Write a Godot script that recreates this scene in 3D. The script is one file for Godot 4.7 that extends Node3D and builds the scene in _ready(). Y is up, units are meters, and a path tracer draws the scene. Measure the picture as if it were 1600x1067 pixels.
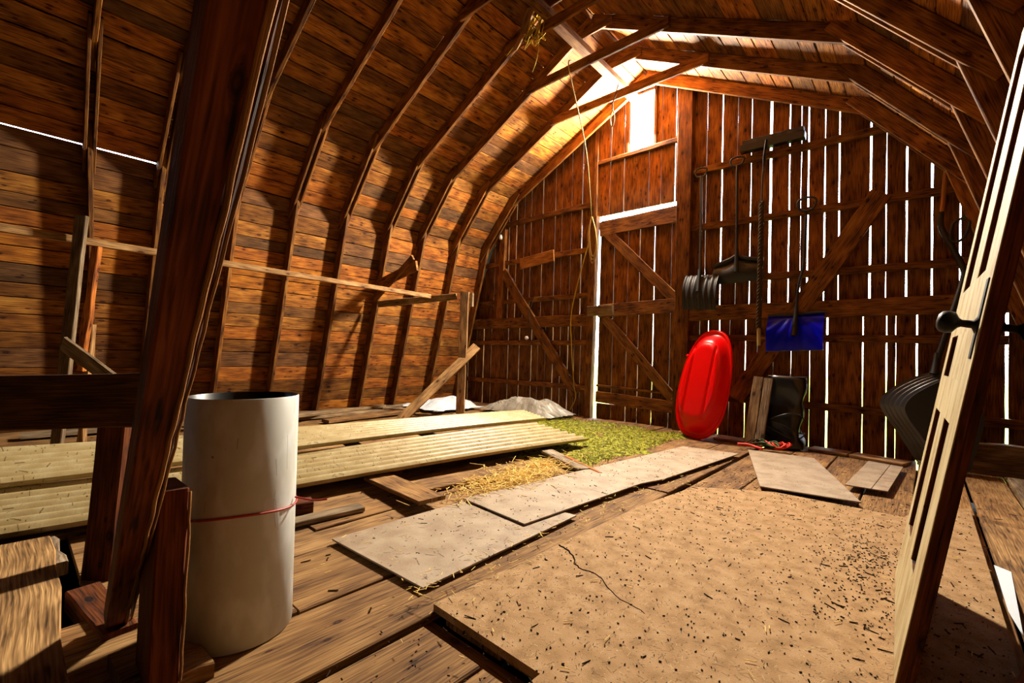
extends Node3D

var rng := RandomNumberGenerator.new()
var M := {}
var names := {}

func _ready():
	rng.seed = 77
	# ---------- camera, sky, exposure, window light ----------
	var cam := Camera3D.new(); cam.name = "camera"
	cam.position = Vector3(2.59, 0.86, 5.4)
	cam.rotation = Vector3(0.022943, 0.734593, 0.028856)
	cam.fov = 73.77; cam.near = 0.05; cam.far = 400.0
	add_child(cam); cam.current = true
	var we := WorldEnvironment.new(); we.name = "world_environment"
	var env := Environment.new()
	env.background_mode = Environment.BG_SKY
	var sky := Sky.new(); var sm := ProceduralSkyMaterial.new()
	sm.sky_top_color = Color(0.80, 0.87, 0.97); sm.sky_horizon_color = Color(0.98, 0.97, 0.93)
	sm.ground_bottom_color = Color(0.55, 0.56, 0.40); sm.ground_horizon_color = Color(0.80, 0.80, 0.66)
	sm.sun_angle_max = 1.0; sm.sky_energy_multiplier = 1.0
	sky.sky_material = sm; env.sky = sky
	env.background_energy_multiplier = SKY_ENERGY
	env.tonemap_mode = Environment.TONE_MAPPER_LINEAR
	env.tonemap_exposure = 1.22
	env.sdfgi_enabled = true; env.ssao_enabled = true; env.ssil_enabled = true
	we.environment = env; add_child(we)
	var al := AreaLight3D.new(); al.name = "window_light"
	al.area_size = Vector2(0.33, 0.60); al.light_color = Color(1.0, 0.95, 0.86)
	al.light_energy = WINDOW_ENERGY; al.shadow_enabled = true; al.area_range = 20.0
	al.position = Vector3(-0.125, 3.90, 0.075); al.rotation = Vector3(deg_to_rad(-12.0), PI, 0)
	add_child(al)
	# ---------- materials ----------
	materials()
	# ---------- structure ----------
	build_floor()
	build_roof()
	build_gable()
	build_outside()
	for i in RZ.size(): build_rafter(i)
	# ---------- things ----------
	build_foreground()
	build_door()
	build_railing()
	build_sheets()
	build_gable_things()
	build_overhead()
	build_litter()

const SKY_ENERGY := 22.0
const WINDOW_ENERGY := 94.0
const INNER := [Vector2(0, 4.27), Vector2(2.15, 3.16), Vector2(2.72, 2.49), Vector2(3.375, 0)]
const OUTER := [Vector2(0, 4.416), Vector2(2.232, 3.264), Vector2(2.838, 2.552), Vector2(3.509, 0)]
const RZ := [0.17, 0.79, 1.43, 2.0, 2.62, 3.23, 3.83, 4.48, 4.88]

# =====================================================================  helpers
func numbered(n: String) -> String:
	if not names.has(n):
		names[n] = 0
		return n
	names[n] += 1
	return "%s_%03d" % [n, names[n]]

func thing(called, label, category, at := Vector3.ZERO, group := "") -> Node3D:
	var o := Node3D.new(); o.name = numbered(called); o.position = at; add_child(o)
	return tag(o, label, category, group)

func tag(o, label, category, group := ""):
	o.set_meta("label", label); o.set_meta("category", category)
	if not o.has_meta("kind"): o.set_meta("kind", "thing")
	if group: o.set_meta("group", group)
	return o

func struct_node(called) -> Node3D:
	var o := Node3D.new(); o.name = called; o.set_meta("kind", "structure"); add_child(o)
	return o

func origin_of(par) -> Vector3:
	var v := Vector3.ZERO
	var n = par
	while n != null and n != self:
		v += n.position
		n = n.get_parent()
	return v

# puts a mesh that is given in world coordinates (xf: its place in the world)
func put(par, called: String, mesh: Mesh, mat: Material, xf := Transform3D.IDENTITY) -> MeshInstance3D:
	var o := MeshInstance3D.new(); o.mesh = mesh; o.material_override = mat
	if par == null or par == self:
		o.name = numbered(called); add_child(o); o.transform = xf
	else:
		o.name = called
		par.add_child(o, true)
		# parents of parts carry no rotation unless they are meshes themselves
		o.transform = world_of(par).affine_inverse() * xf
	return o

func world_of(n) -> Transform3D:
	var t := Transform3D.IDENTITY
	while n != null and n != self:
		t = n.transform * t
		n = n.get_parent()
	return t

func quad(st: SurfaceTool, a, b, c, d, ua, ub, uc, ud):
	for p in [[a, ua], [c, uc], [b, ub], [a, ua], [d, ud], [c, uc]]:
		st.set_uv(p[1]); st.add_vertex(p[0])

func tri(st: SurfaceTool, a, b, c, ua, ub, uc):
	for p in [[a, ua], [c, uc], [b, ub]]:
		st.set_uv(p[1]); st.add_vertex(p[0])

func begin(smooth := -1) -> SurfaceTool:
	var st := SurfaceTool.new(); st.begin(Mesh.PRIMITIVE_TRIANGLES); st.set_smooth_group(smooth)
	return st

func done(st: SurfaceTool) -> ArrayMesh:
	st.generate_normals()
	return st.commit()

# a sawn board along x (length), thickness along y, width along z; edges eased, sides a little uneven
func board(L: float, W: float, T: float, jit := 0.0, segs := 1, bow := 0.0, ch := 0.004) -> ArrayMesh:
	var st := begin()
	var hy := T / 2; var hz := W / 2
	ch = minf(ch, minf(T, W) * 0.3)
	var uo := Vector2(rng.randf() * 7.0, rng.randf() * 5.0)
	var rings := []
	var vs := [0.0]
	for i in segs + 1:
		var x := -L / 2 + L * i / segs
		var a := hz + rng.randf_range(-jit, jit)
		var b := hz + rng.randf_range(-jit, jit)
		var y0 := bow * (4.0 * (float(i) / segs) * (1.0 - float(i) / segs)) + rng.randf_range(-jit, jit) * 0.3
		rings.append([Vector3(x, y0 + hy, -a + ch), Vector3(x, y0 + hy, b - ch), Vector3(x, y0 + hy - ch, b), Vector3(x, y0 - hy + ch, b), Vector3(x, y0 - hy, b - ch), Vector3(x, y0 - hy, -a + ch), Vector3(x, y0 - hy + ch, -a), Vector3(x, y0 + hy - ch, -a)])
	for k in 8:
		vs.append(vs[k] + rings[0][k].distance_to(rings[0][(k + 1) % 8]))
	for i in segs:
		for k in 8:
			var p = rings[i][k]; var q = rings[i][(k + 1) % 8]; var r = rings[i + 1][(k + 1) % 8]; var s = rings[i + 1][k]
			quad(st, p, q, r, s, uvb(p.x, vs[k], uo), uvb(q.x, vs[k + 1], uo), uvb(r.x, vs[k + 1], uo), uvb(s.x, vs[k], uo))
	for e in [0, segs]:
		var R = rings[e]
		for k in range(1, 7):
			var a = R[0]; var b = R[k]; var c = R[k + 1]
			if e == 0: tri(st, a, c, b, uve(a, uo), uve(c, uo), uve(b, uo))
			else: tri(st, a, b, c, uve(a, uo), uve(b, uo), uve(c, uo))
	return done(st)

func uvb(x, v, uo): return Vector2(x / 2.0 + uo.x, v / 0.6 + uo.y)
func uve(p, uo): return Vector2(p.y / 2.0 + uo.x, p.z / 0.6 + uo.y)

# a board between two points of the world; wd: the way its width lies
func stick(par, called: String, a: Vector3, b: Vector3, wd: Vector3, W: float, T: float, mat, jit := 0.0, segs := 1, bow := 0.0) -> MeshInstance3D:
	var x := (b - a).normalized()
	var z := (wd - x * wd.dot(x)).normalized()
	var y := z.cross(x)
	return put(par, called, board(a.distance_to(b), W, T, jit, segs, bow), mat, Transform3D(Basis(x, y, z), (a + b) / 2))

# a thick sheet over a grid: fn(u, v) gives the middle surface, u and v in 0..1
func sheet(fn: Callable, nu: int, nv: int, th: float, us := 1.0, vs := 1.0, smooth := 0) -> ArrayMesh:
	var st := begin(smooth)
	var P := []; var N := []
	var e := 0.0005
	for i in nu + 1:
		for j in nv + 1:
			var u := float(i) / nu; var v := float(j) / nv
			var p: Vector3 = fn.call(u, v)
			var du: Vector3 = fn.call(minf(u + e, 1), v) - fn.call(maxf(u - e, 0), v)
			var dv: Vector3 = fn.call(u, minf(v + e, 1)) - fn.call(u, maxf(v - e, 0))
			var n := dv.cross(du)
			n = n.normalized() if n.length() > 1e-12 else Vector3.UP
			P.append(p); N.append(n)
	for side in [1, -1]:
		for i in nu:
			for j in nv:
				var k := [i * (nv + 1) + j, i * (nv + 1) + j + 1, (i + 1) * (nv + 1) + j + 1, (i + 1) * (nv + 1) + j]
				var q := []; var t := []
				for m in k:
					q.append(P[m] + N[m] * th / 2 * side)
					t.append(Vector2(float(m / (nv + 1)) / nu * us, float(m % (nv + 1)) / nv * vs))
				if side == 1: quad(st, q[0], q[1], q[2], q[3], t[0], t[1], t[2], t[3])
				else: quad(st, q[3], q[2], q[1], q[0], t[3], t[2], t[1], t[0])
	st.set_smooth_group(-1)
	var rim := []
	for i in nu: rim.append([i * (nv + 1), (i + 1) * (nv + 1)])
	for j in nv: rim.append([nu * (nv + 1) + j, nu * (nv + 1) + j + 1])
	for i in range(nu, 0, -1): rim.append([i * (nv + 1) + nv, (i - 1) * (nv + 1) + nv])
	for j in range(nv, 0, -1): rim.append([j, j - 1])
	for r in rim:
		var a = P[r[0]]; var b = P[r[1]]; var na = N[r[0]] * th / 2; var nb = N[r[1]] * th / 2
		var z := Vector2(0.5, 0.5)
		quad(st, a + na, b + nb, b - nb, a - na, z, z, z, z)
	return done(st)

func smooth_path(pts: Array, per := 6) -> Array:
	var out := []
	for i in pts.size() - 1:
		var p0 = pts[maxi(i - 1, 0)]; var p1 = pts[i]; var p2 = pts[i + 1]; var p3 = pts[mini(i + 2, pts.size() - 1)]
		for k in per:
			out.append(p1.cubic_interpolate(p2, p0, p3, float(k) / per))
	out.append(pts[-1])
	return out

func tube(path: Array, radius: float, sides := 8, end_radius := -1.0) -> ArrayMesh:
	var st := begin(0)
	if end_radius < 0: end_radius = radius
	var rings := []
	var up := Vector3.UP
	for i in path.size():
		var d: Vector3 = (path[mini(i + 1, path.size() - 1)] - path[maxi(i - 1, 0)]).normalized()
		if i == 0 and absf(d.dot(up)) > 0.9: up = Vector3.RIGHT
		var s := d.cross(up).normalized()
		up = s.cross(d).normalized()
		var r := lerpf(radius, end_radius, float(i) / (path.size() - 1))
		var ring := []
		for k in sides:
			var a := TAU * k / sides
			ring.append(path[i] + (s * cos(a) + up * sin(a)) * r)
		rings.append(ring)
	var len := 0.0
	for i in path.size() - 1:
		var step: float = path[i].distance_to(path[i + 1])
		for k in sides:
			var k2 := (k + 1) % sides
			var v0 := float(k) / sides * 0.3; var v1 := float(k + 1) / sides * 0.3
			quad(st, rings[i][k], rings[i][k2], rings[i + 1][k2], rings[i + 1][k], Vector2(len / 2, v0), Vector2(len / 2, v1), Vector2((len + step) / 2, v1), Vector2((len + step) / 2, v0))
		len += step
	st.set_smooth_group(-1)
	for e in [0, path.size() - 1]:
		for k in sides:
			var a = path[e]; var b = rings[e][k]; var c = rings[e][(k + 1) % sides]
			if e == 0: tri(st, a, c, b, Vector2.ZERO, Vector2(0, .1), Vector2(.1, 0))
			else: tri(st, a, b, c, Vector2.ZERO, Vector2(0, .1), Vector2(.1, 0))
	return done(st)

func lathe(prof: Array, n := 24) -> ArrayMesh:   # prof: Vector2(radius, height) from the bottom
	var st := begin(0)
	for i in prof.size() - 1:
		for k in n:
			var q := []
			for m in [[i, k], [i, k + 1], [i + 1, k + 1], [i + 1, k]]:
				var a: float = -TAU * (m[1] % n) / n
				q.append(Vector3(prof[m[0]].x * cos(a), prof[m[0]].y, prof[m[0]].x * sin(a)))
			quad(st, q[0], q[1], q[2], q[3], Vector2(float(k) / n, prof[i].y), Vector2(float(k + 1) / n, prof[i].y), Vector2(float(k + 1) / n, prof[i + 1].y), Vector2(float(k) / n, prof[i + 1].y))
	return done(st)

# a flat panel over a polygon (x, z), from height y0 to y1
func panel(poly: Array, y0: float, y1: float) -> ArrayMesh:
	var st := begin()
	var idx := Geometry2D.triangulate_polygon(PackedVector2Array(poly))
	var uv := func(p): return Vector2(p.x, p.y) / 1.2
	var pts := poly
	for i in range(0, idx.size(), 3):
		var a: Vector2 = pts[idx[i]]; var b: Vector2 = pts[idx[i + 1]]; var c: Vector2 = pts[idx[i + 2]]
		if (b - a).cross(c - a) > 0:
			var t := b; b = c; c = t
		tri(st, Vector3(a.x, y1, a.y), Vector3(b.x, y1, b.y), Vector3(c.x, y1, c.y), uv.call(a), uv.call(b), uv.call(c))
		tri(st, Vector3(a.x, y0, a.y), Vector3(c.x, y0, c.y), Vector3(b.x, y0, b.y), uv.call(a), uv.call(c), uv.call(b))
	var area := 0.0
	for i in pts.size(): area += pts[i].cross(pts[(i + 1) % pts.size()])
	for i in pts.size():
		var a: Vector2 = pts[i]; var b: Vector2 = pts[(i + 1) % pts.size()]
		if area > 0:
			var t := a; a = b; b = t
		quad(st, Vector3(a.x, y0, a.y), Vector3(b.x, y0, b.y), Vector3(b.x, y1, b.y), Vector3(a.x, y1, a.y), uv.call(a), uv.call(b), uv.call(b) + Vector2(0.01, 0.01), uv.call(a) + Vector2(0.01, 0.01))
	return done(st)

func prism(poly: Array, z0: float, z1: float) -> ArrayMesh:  # polygon (x, y) pushed along z; uv runs up the grain
	var st := begin()
	var uo := Vector2(rng.randf() * 7, rng.randf() * 5)
	var idx := Geometry2D.triangulate_polygon(PackedVector2Array(poly))
	var uv := func(p): return Vector2(p.y / 2.0, p.x / 0.6) + uo
	for i in range(0, idx.size(), 3):
		var a: Vector2 = poly[idx[i]]; var b: Vector2 = poly[idx[i + 1]]; var c: Vector2 = poly[idx[i + 2]]
		if (b - a).cross(c - a) < 0:
			var t := b; b = c; c = t
		tri(st, Vector3(a.x, a.y, z1), Vector3(b.x, b.y, z1), Vector3(c.x, c.y, z1), uv.call(a), uv.call(b), uv.call(c))
		tri(st, Vector3(a.x, a.y, z0), Vector3(c.x, c.y, z0), Vector3(b.x, b.y, z0), uv.call(a), uv.call(c), uv.call(b))
	var area := 0.0
	for i in poly.size(): area += poly[i].cross(poly[(i + 1) % poly.size()])
	for i in poly.size():
		var a: Vector2 = poly[i]; var b: Vector2 = poly[(i + 1) % poly.size()]
		if area < 0:
			var t := a; a = b; b = t
		quad(st, Vector3(a.x, a.y, z0), Vector3(b.x, b.y, z0), Vector3(b.x, b.y, z1), Vector3(a.x, a.y, z1), uv.call(a), uv.call(b), uv.call(b) + Vector2(0, .04), uv.call(a) + Vector2(0, .04))
	return done(st)

# =====================================================================  textures and materials
func noise_bytes(w: int, h: int, rw: int, rh: int, freq: float, sd: int, oct := 4) -> PackedByteArray:
	var n := FastNoiseLite.new(); n.seed = sd; n.frequency = freq; n.fractal_octaves = oct
	n.noise_type = FastNoiseLite.TYPE_SIMPLEX
	var im := n.get_seamless_image(rw, rh)
	im.convert(Image.FORMAT_L8)
	if rw != w or rh != h: im.resize(w, h, Image.INTERPOLATE_CUBIC)
	return im.get_data()

func lut(cols: Array) -> Array:   # [[position, colour], ...] sRGB
	var g := Gradient.new()
	g.offsets = PackedFloat32Array(cols.map(func(c): return c[0])); g.colors = PackedColorArray(cols.map(func(c): return c[1]))
	var out := []
	for i in 256:
		var c := g.sample(i / 255.0)
		out.append([int(c.r * 255), int(c.g * 255), int(c.b * 255)])
	return out

# wood: fine and coarse streaks along u, knots with rings, dark pitch streaks and nail stains
func wood(w: int, h: int, sd: int, cols: Array, knots: int, pitch: float, coarse := 0.5) -> Array:
	var fine := noise_bytes(w, h, w / 16, h, 0.11, sd, 4)
	var mid := noise_bytes(w, h, w / 8, h / 2, 0.035, sd + 1, 4)
	var blot := noise_bytes(w, h, w / 4, h / 4, 0.022, sd + 2, 3)
	var dark := noise_bytes(w, h, w / 8, h, 0.05, sd + 3, 5)
	var L := lut(cols)
	var out := PackedByteArray(); out.resize(w * h * 3)
	var hb := PackedByteArray(); hb.resize(w * h)
	for i in w * h:
		var v := fine[i] * (0.62 - coarse * 0.4) + mid[i] * (coarse * 0.5) + blot[i] * (0.38 - coarse * 0.1)
		v = 128.0 + (v - 128.0) * 0.62
		var d := (dark[i] - 178) * pitch * 0.55
		if d > 0: v -= d
		var c = L[clampi(int((v - 128.0) * 1.75 + 128.0), 0, 255)]
		out[i * 3] = c[0]; out[i * 3 + 1] = c[1]; out[i * 3 + 2] = c[2]
		hb[i] = clampi(int(fine[i] * 0.7 + mid[i] * 0.3 - maxf(d, 0.0)), 0, 255)
	var r := RandomNumberGenerator.new(); r.seed = sd + 9
	for k in knots:
		var cx := r.randi_range(0, w - 1); var cy := r.randi_range(0, h - 1)
		var ra := r.randf_range(5, 13); var rb := ra * r.randf_range(0.6, 1.0)
		var reach := int(ra * 4)
		for dy in range(-int(rb * 2.4), int(rb * 2.4) + 1):
			for dx in range(-reach, reach + 1):
				var x := posmod(cx + dx, w); var y := posmod(cy + dy, h)
				var e := sqrt(pow(dx / ra, 2) + pow(dy / rb, 2))
				var f := 0.0
				if e < 1.0: f = 0.75 - 0.25 * sin(e * 9.0)
				else:
					var e2 := sqrt(pow(dx / (ra * 3.6), 2) + pow(dy / (rb * 2.0), 2))
					if e2 < 1.0: f = (1.0 - e2) * (0.28 + 0.22 * sin(e2 * 22.0))
				if f <= 0.0: continue
				var o := (y * w + x) * 3
				for c in 3: out[o + c] = int(out[o + c] * (1.0 - f * [0.62, 0.78, 0.88][c]))
				if e < 1.0: hb[y * w + x] = int(hb[y * w + x] * 0.7)
	return [tex_rgb(w, h, out), tex_l(w, h, hb)]

func tex_rgb(w, h, b): return ImageTexture.create_from_image(Image.create_from_data(w, h, false, Image.FORMAT_RGB8, b))
func tex_l(w, h, b): return ImageTexture.create_from_image(Image.create_from_data(w, h, false, Image.FORMAT_L8, b))

func mat(tint: Color, rough := 0.85, tex = null, relief := 0.25) -> StandardMaterial3D:
	var m := StandardMaterial3D.new()
	m.albedo_color = tint; m.roughness = rough; m.metallic_specular = 0.35
	if tex != null:
		m.albedo_texture = tex[0]
		if tex.size() > 1 and relief > 0:
			m.heightmap_enabled = true; m.heightmap_texture = tex[1]; m.heightmap_scale = relief
	return m

func plain(c: Color, rough := 0.6, spec := 0.5, metal := 0.0) -> StandardMaterial3D:
	var m := StandardMaterial3D.new(); m.albedo_color = c; m.roughness = rough; m.metallic_specular = spec; m.metallic = metal
	return m

func speckled(w: int, h: int, sd: int, cols: Array, specks: int, speck_cols: Array, freq := 0.01) -> Array:
	var a := noise_bytes(w, h, w, h, freq, sd, 5)
	var b := noise_bytes(w, h, w, h, 0.19, sd + 1, 3)
	var L := lut(cols)
	var out := PackedByteArray(); out.resize(w * h * 3)
	var hb := PackedByteArray(); hb.resize(w * h)
	for i in w * h:
		var v := a[i] * 0.72 + b[i] * 0.28
		var c = L[clampi(int((v - 128.0) * 1.7 + 128.0), 0, 255)]
		out[i * 3] = c[0]; out[i * 3 + 1] = c[1]; out[i * 3 + 2] = c[2]
		hb[i] = b[i]
	var r := RandomNumberGenerator.new(); r.seed = sd + 5
	for k in specks:
		var x0 := r.randi_range(0, w - 1); var y0 := r.randi_range(0, h - 1)
		var col: Color = speck_cols[r.randi() % speck_cols.size()]
		var ang := r.randf() * TAU; var n := int(pow(r.randf(), 3.0) * 22) + 1
		for s in n:
			var x := posmod(x0 + int(cos(ang) * s), w); var y := posmod(y0 + int(sin(ang) * s), h)
			for dd in [[0, 0], [1, 0], [0, 1]] if n < 6 else [[0, 0]]:
				var o := (posmod(y + dd[1], h) * w + posmod(x + dd[0], w)) * 3
				out[o] = int(col.r * 255); out[o + 1] = int(col.g * 255); out[o + 2] = int(col.b * 255)
	return [tex_rgb(w, h, out), tex_l(w, h, hb)]

func variants(key: String, tex: Array, tints: Array, rough := 0.85, relief := 0.25):
	M[key] = tints.map(func(t): return mat(t, rough, tex, relief))

func pick(key: String): return M[key][rng.randi() % M[key].size()]

func materials():
	var barn := wood(1024, 512, 11, [[0.0, Color(0.18, 0.09, 0.03)], [0.35, Color(0.48, 0.285, 0.10)], [0.62, Color(0.66, 0.43, 0.165)], [1.0, Color(0.80, 0.59, 0.27)]], 34, 1.6)
	var grey := wood(1024, 512, 31, [[0.0, Color(0.20, 0.16, 0.12)], [0.4, Color(0.44, 0.37, 0.29)], [0.7, Color(0.60, 0.53, 0.44)], [1.0, Color(0.74, 0.68, 0.58)]], 12, 1.2, 0.35)
	var deck := wood(1024, 512, 51, [[0.0, Color(0.26, 0.165, 0.09)], [0.35, Color(0.51, 0.37, 0.22)], [0.65, Color(0.68, 0.525, 0.335)], [1.0, Color(0.80, 0.66, 0.46)]], 14, 1.8, 0.4)
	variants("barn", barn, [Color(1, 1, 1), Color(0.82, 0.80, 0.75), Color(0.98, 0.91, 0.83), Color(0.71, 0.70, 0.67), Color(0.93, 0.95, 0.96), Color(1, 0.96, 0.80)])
	variants("barn_old", grey, [Color(0.85, 0.66, 0.42), Color(0.7, 0.56, 0.4), Color(0.8, 0.62, 0.44)])
	variants("rafter", barn, [Color(0.76, 0.78, 0.80), Color(0.84, 0.84, 0.84), Color(0.68, 0.68, 0.68)], 0.8, 0.15)
	variants("joist", deck, [Color(0.7, 0.62, 0.54)])
	variants("deck", deck, [Color(0.88, 0.87, 0.85), Color(0.80, 0.78, 0.74), Color(0.86, 0.83, 0.77), Color(0.76, 0.73, 0.69), Color(0.88, 0.88, 0.88)], 0.85, 0.3)
	variants("grey", grey, [Color(1, 1, 1), Color(0.92, 0.9, 0.86), Color(1, 0.95, 0.86)])
	variants("pale_grey", grey, [Color(1.18, 1.05, 0.84), Color(1.1, 0.98, 0.8)])
	variants("lumber", deck, [Color(1, 1, 1), Color(1.0, 0.9, 0.72)], 0.8, 0.12)
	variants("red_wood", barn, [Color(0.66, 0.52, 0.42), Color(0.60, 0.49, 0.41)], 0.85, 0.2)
	variants("bark_dark", grey, [Color(0.62, 0.46, 0.28)], 0.85, 0.2)
	variants("lumber_old", deck, [Color(0.86, 0.74, 0.56)], 0.85, 0.15)
	variants("lumber_orange", barn, [Color(1.0, 0.9, 0.85)], 0.85, 0.2)
	variants("bark", grey, [Color(1.25, 1.0, 0.68)], 0.9, 0.5)
	var dirt := [Color(0.16, 0.10, 0.05), Color(0.30, 0.20, 0.11), Color(0.22, 0.15, 0.08), Color(0.86, 0.76, 0.55)]
	var sand := speckled(1024, 1024, 71, [[0.0, Color(0.60, 0.455, 0.29)], [0.4, Color(0.68, 0.525, 0.35)], [0.7, Color(0.71, 0.555, 0.38)], [1.0, Color(0.75, 0.60, 0.43)]], 5200, dirt)
	var hard := speckled(512, 512, 81, [[0.0, Color(0.60, 0.51, 0.42)], [0.45, Color(0.66, 0.575, 0.48)], [1.0, Color(0.71, 0.63, 0.54)]], 420, dirt, 0.012)
	var fibre := speckled(1024, 512, 91, [[0.0, Color(0.70, 0.61, 0.42)], [0.5, Color(0.74, 0.655, 0.47)], [1.0, Color(0.79, 0.72, 0.55)]], 1300, [Color(0.25, 0.17, 0.08), Color(0.4, 0.3, 0.16)], 0.012)
	var moss := speckled(512, 512, 101, [[0.0, Color(0.20, 0.17, 0.06)], [0.3, Color(0.36, 0.34, 0.08)], [0.6, Color(0.50, 0.50, 0.11)], [1.0, Color(0.62, 0.62, 0.18)]], 900, [Color(0.25, 0.17, 0.08), Color(0.3, 0.3, 0.07)], 0.025)
	M.sand = mat(Color(0.85, 0.86, 0.87), 0.9, sand, 0.12)
	M.hard = mat(Color.WHITE, 0.7, hard, 0.04)
	M.hard_pale = mat(Color(0.87, 0.87, 0.86), 0.65, hard, 0.04)
	M.fibre = mat(Color(0.88, 0.88, 0.88), 0.36, fibre, 0.03); M.fibre.backlight_enabled = true; M.fibre.backlight = Color(0.25, 0.22, 0.13)
	M.moss = mat(Color.WHITE, 0.95, moss, 0.5)
	M.moss_tuft = plain(Color(0.44, 0.43, 0.10), 0.95, 0.1)
	M.red = plain(Color(0.95, 0.012, 0.015), 0.28, 0.5); M.red.backlight_enabled = true; M.red.backlight = Color(0.9, 0.03, 0.02)
	M.black = plain(Color(0.035, 0.042, 0.055), 0.55, 0.5)
	M.dark_grey = plain(Color(0.085, 0.095, 0.115), 0.55, 0.5)
	M.rib_grey = plain(Color(0.20, 0.21, 0.23), 0.3, 0.6)
	M.navy = plain(Color(0.03, 0.042, 0.085), 0.35, 0.5)
	M.blue = plain(Color(0.0, 0.035, 0.92), 0.33, 0.4); M.blue.backlight_enabled = true; M.blue.backlight = Color(0.02, 0.06, 1.0)
	M.iron = plain(Color(0.05, 0.045, 0.04), 0.5, 0.5, 0.6)
	M.steel = plain(Color(0.36, 0.36, 0.36), 0.35, 0.5, 0.9)
	M.vinyl = plain(Color(0.02, 0.02, 0.022), 0.3, 0.6)
	M.rope = plain(Color(0.62, 0.55, 0.36), 0.9, 0.2)
	M.twine = plain(Color(0.66, 0.55, 0.2), 0.85, 0.2)
	M.rope_dark = plain(Color(0.24, 0.19, 0.13), 0.9, 0.2)
	M.cord_green = plain(Color(0.05, 0.32, 0.06), 0.6)
	M.cord_orange = plain(Color(0.9, 0.16, 0.03), 0.55)
	M.strap = plain(Color(0.62, 0.13, 0.08), 0.5)
	M.plastic_film = plain(Color(0.82, 0.85, 0.88), 0.3, 0.5); M.plastic_film.backlight_enabled = true; M.plastic_film.backlight = Color(0.3, 0.32, 0.35)
	M.film_grey = plain(Color(0.56, 0.54, 0.49), 0.45, 0.5)
	M.paint = mat(Color(0.9, 0.9, 0.9), 0.55, speckled(512, 512, 121, [[0.0, Color(0.62, 0.52, 0.35)], [0.4, Color(0.73, 0.65, 0.48)], [1.0, Color(0.80, 0.74, 0.58)]], 70, [Color(0.3, 0.2, 0.1), Color(0.5, 0.42, 0.2)], 0.012), 0.03)
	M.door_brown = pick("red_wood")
	M.straw = plain(Color(0.88, 0.75, 0.44), 0.8, 0.3)
	M.twig = plain(Color(0.16, 0.10, 0.05), 0.9, 0.2)
	M.crack = plain(Color(0.09, 0.05, 0.025), 0.95, 0.1)
	M.soil = plain(Color(0.20, 0.13, 0.07), 0.95, 0.1)
	M.cover = plain(Color(0.05, 0.04, 0.035), 0.95, 0.1)
	M.grass = plain(Color(0.66, 0.70, 0.22), 0.95, 0.1)
	M.liner = plain(Color(0.012, 0.012, 0.013), 0.35, 0.5)
	M.bulb = plain(Color(0.8, 0.8, 0.78), 0.2, 0.6)
	M.pane = plain(Color(0.9, 0.9, 0.88), 0.6)
	M.pane.emission_enabled = true; M.pane.emission = Color(1.0, 0.98, 0.94); M.pane.emission_energy_multiplier = 6.0
	M.pvc = mat(Color(0.94, 0.95, 0.96), 0.42, [scuffed()], 0.0)

func scuffed() -> ImageTexture:   # white plastic with faint dirt and scrapes
	var w := 1024; var h := 512
	var a := noise_bytes(w, h, w, h, 0.008, 131, 4)
	var out := PackedByteArray(); out.resize(w * h * 3)
	for i in w * h:
		var v := clampf((a[i] - 100.0) / 110.0, 0.0, 1.0)
		out[i * 3] = int(lerpf(206, 226, v)); out[i * 3 + 1] = int(lerpf(204, 227, v)); out[i * 3 + 2] = int(lerpf(194, 224, v))
	var r := RandomNumberGenerator.new(); r.seed = 8
	for k in 46:
		var x := r.randf() * w; var y := r.randf() * h; var ang := r.randf_range(-0.5, 0.5) + PI / 2
		var n := r.randi_range(4, 60); var wd := r.randi_range(1, 3); var f := r.randf_range(0.5, 0.9)
		for s in n:
			ang += r.randf_range(-0.08, 0.08); x += cos(ang); y += sin(ang)
			for q in wd:
				var o := (posmod(int(y), h) * w + posmod(int(x) + q, w)) * 3
				for c in 3: out[o + c] = int(out[o + c] * f)
	for k in 14:
		var x := r.randi() % w; var y := r.randi() % h; var q := r.randi_range(1, 4)
		for dy in range(-q, q + 1):
			for dx in range(-q * 2, q * 2 + 1):
				if dx * dx / 4.0 + dy * dy < q * q * r.randf_range(0.5, 1.0):
					var o := (posmod(y + dy, h) * w + posmod(x + dx, w)) * 3
					for c in 3: out[o + c] = int(out[o + c] * [0.72, 0.62, 0.5][c])
	return tex_rgb(w, h, out)

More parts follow.
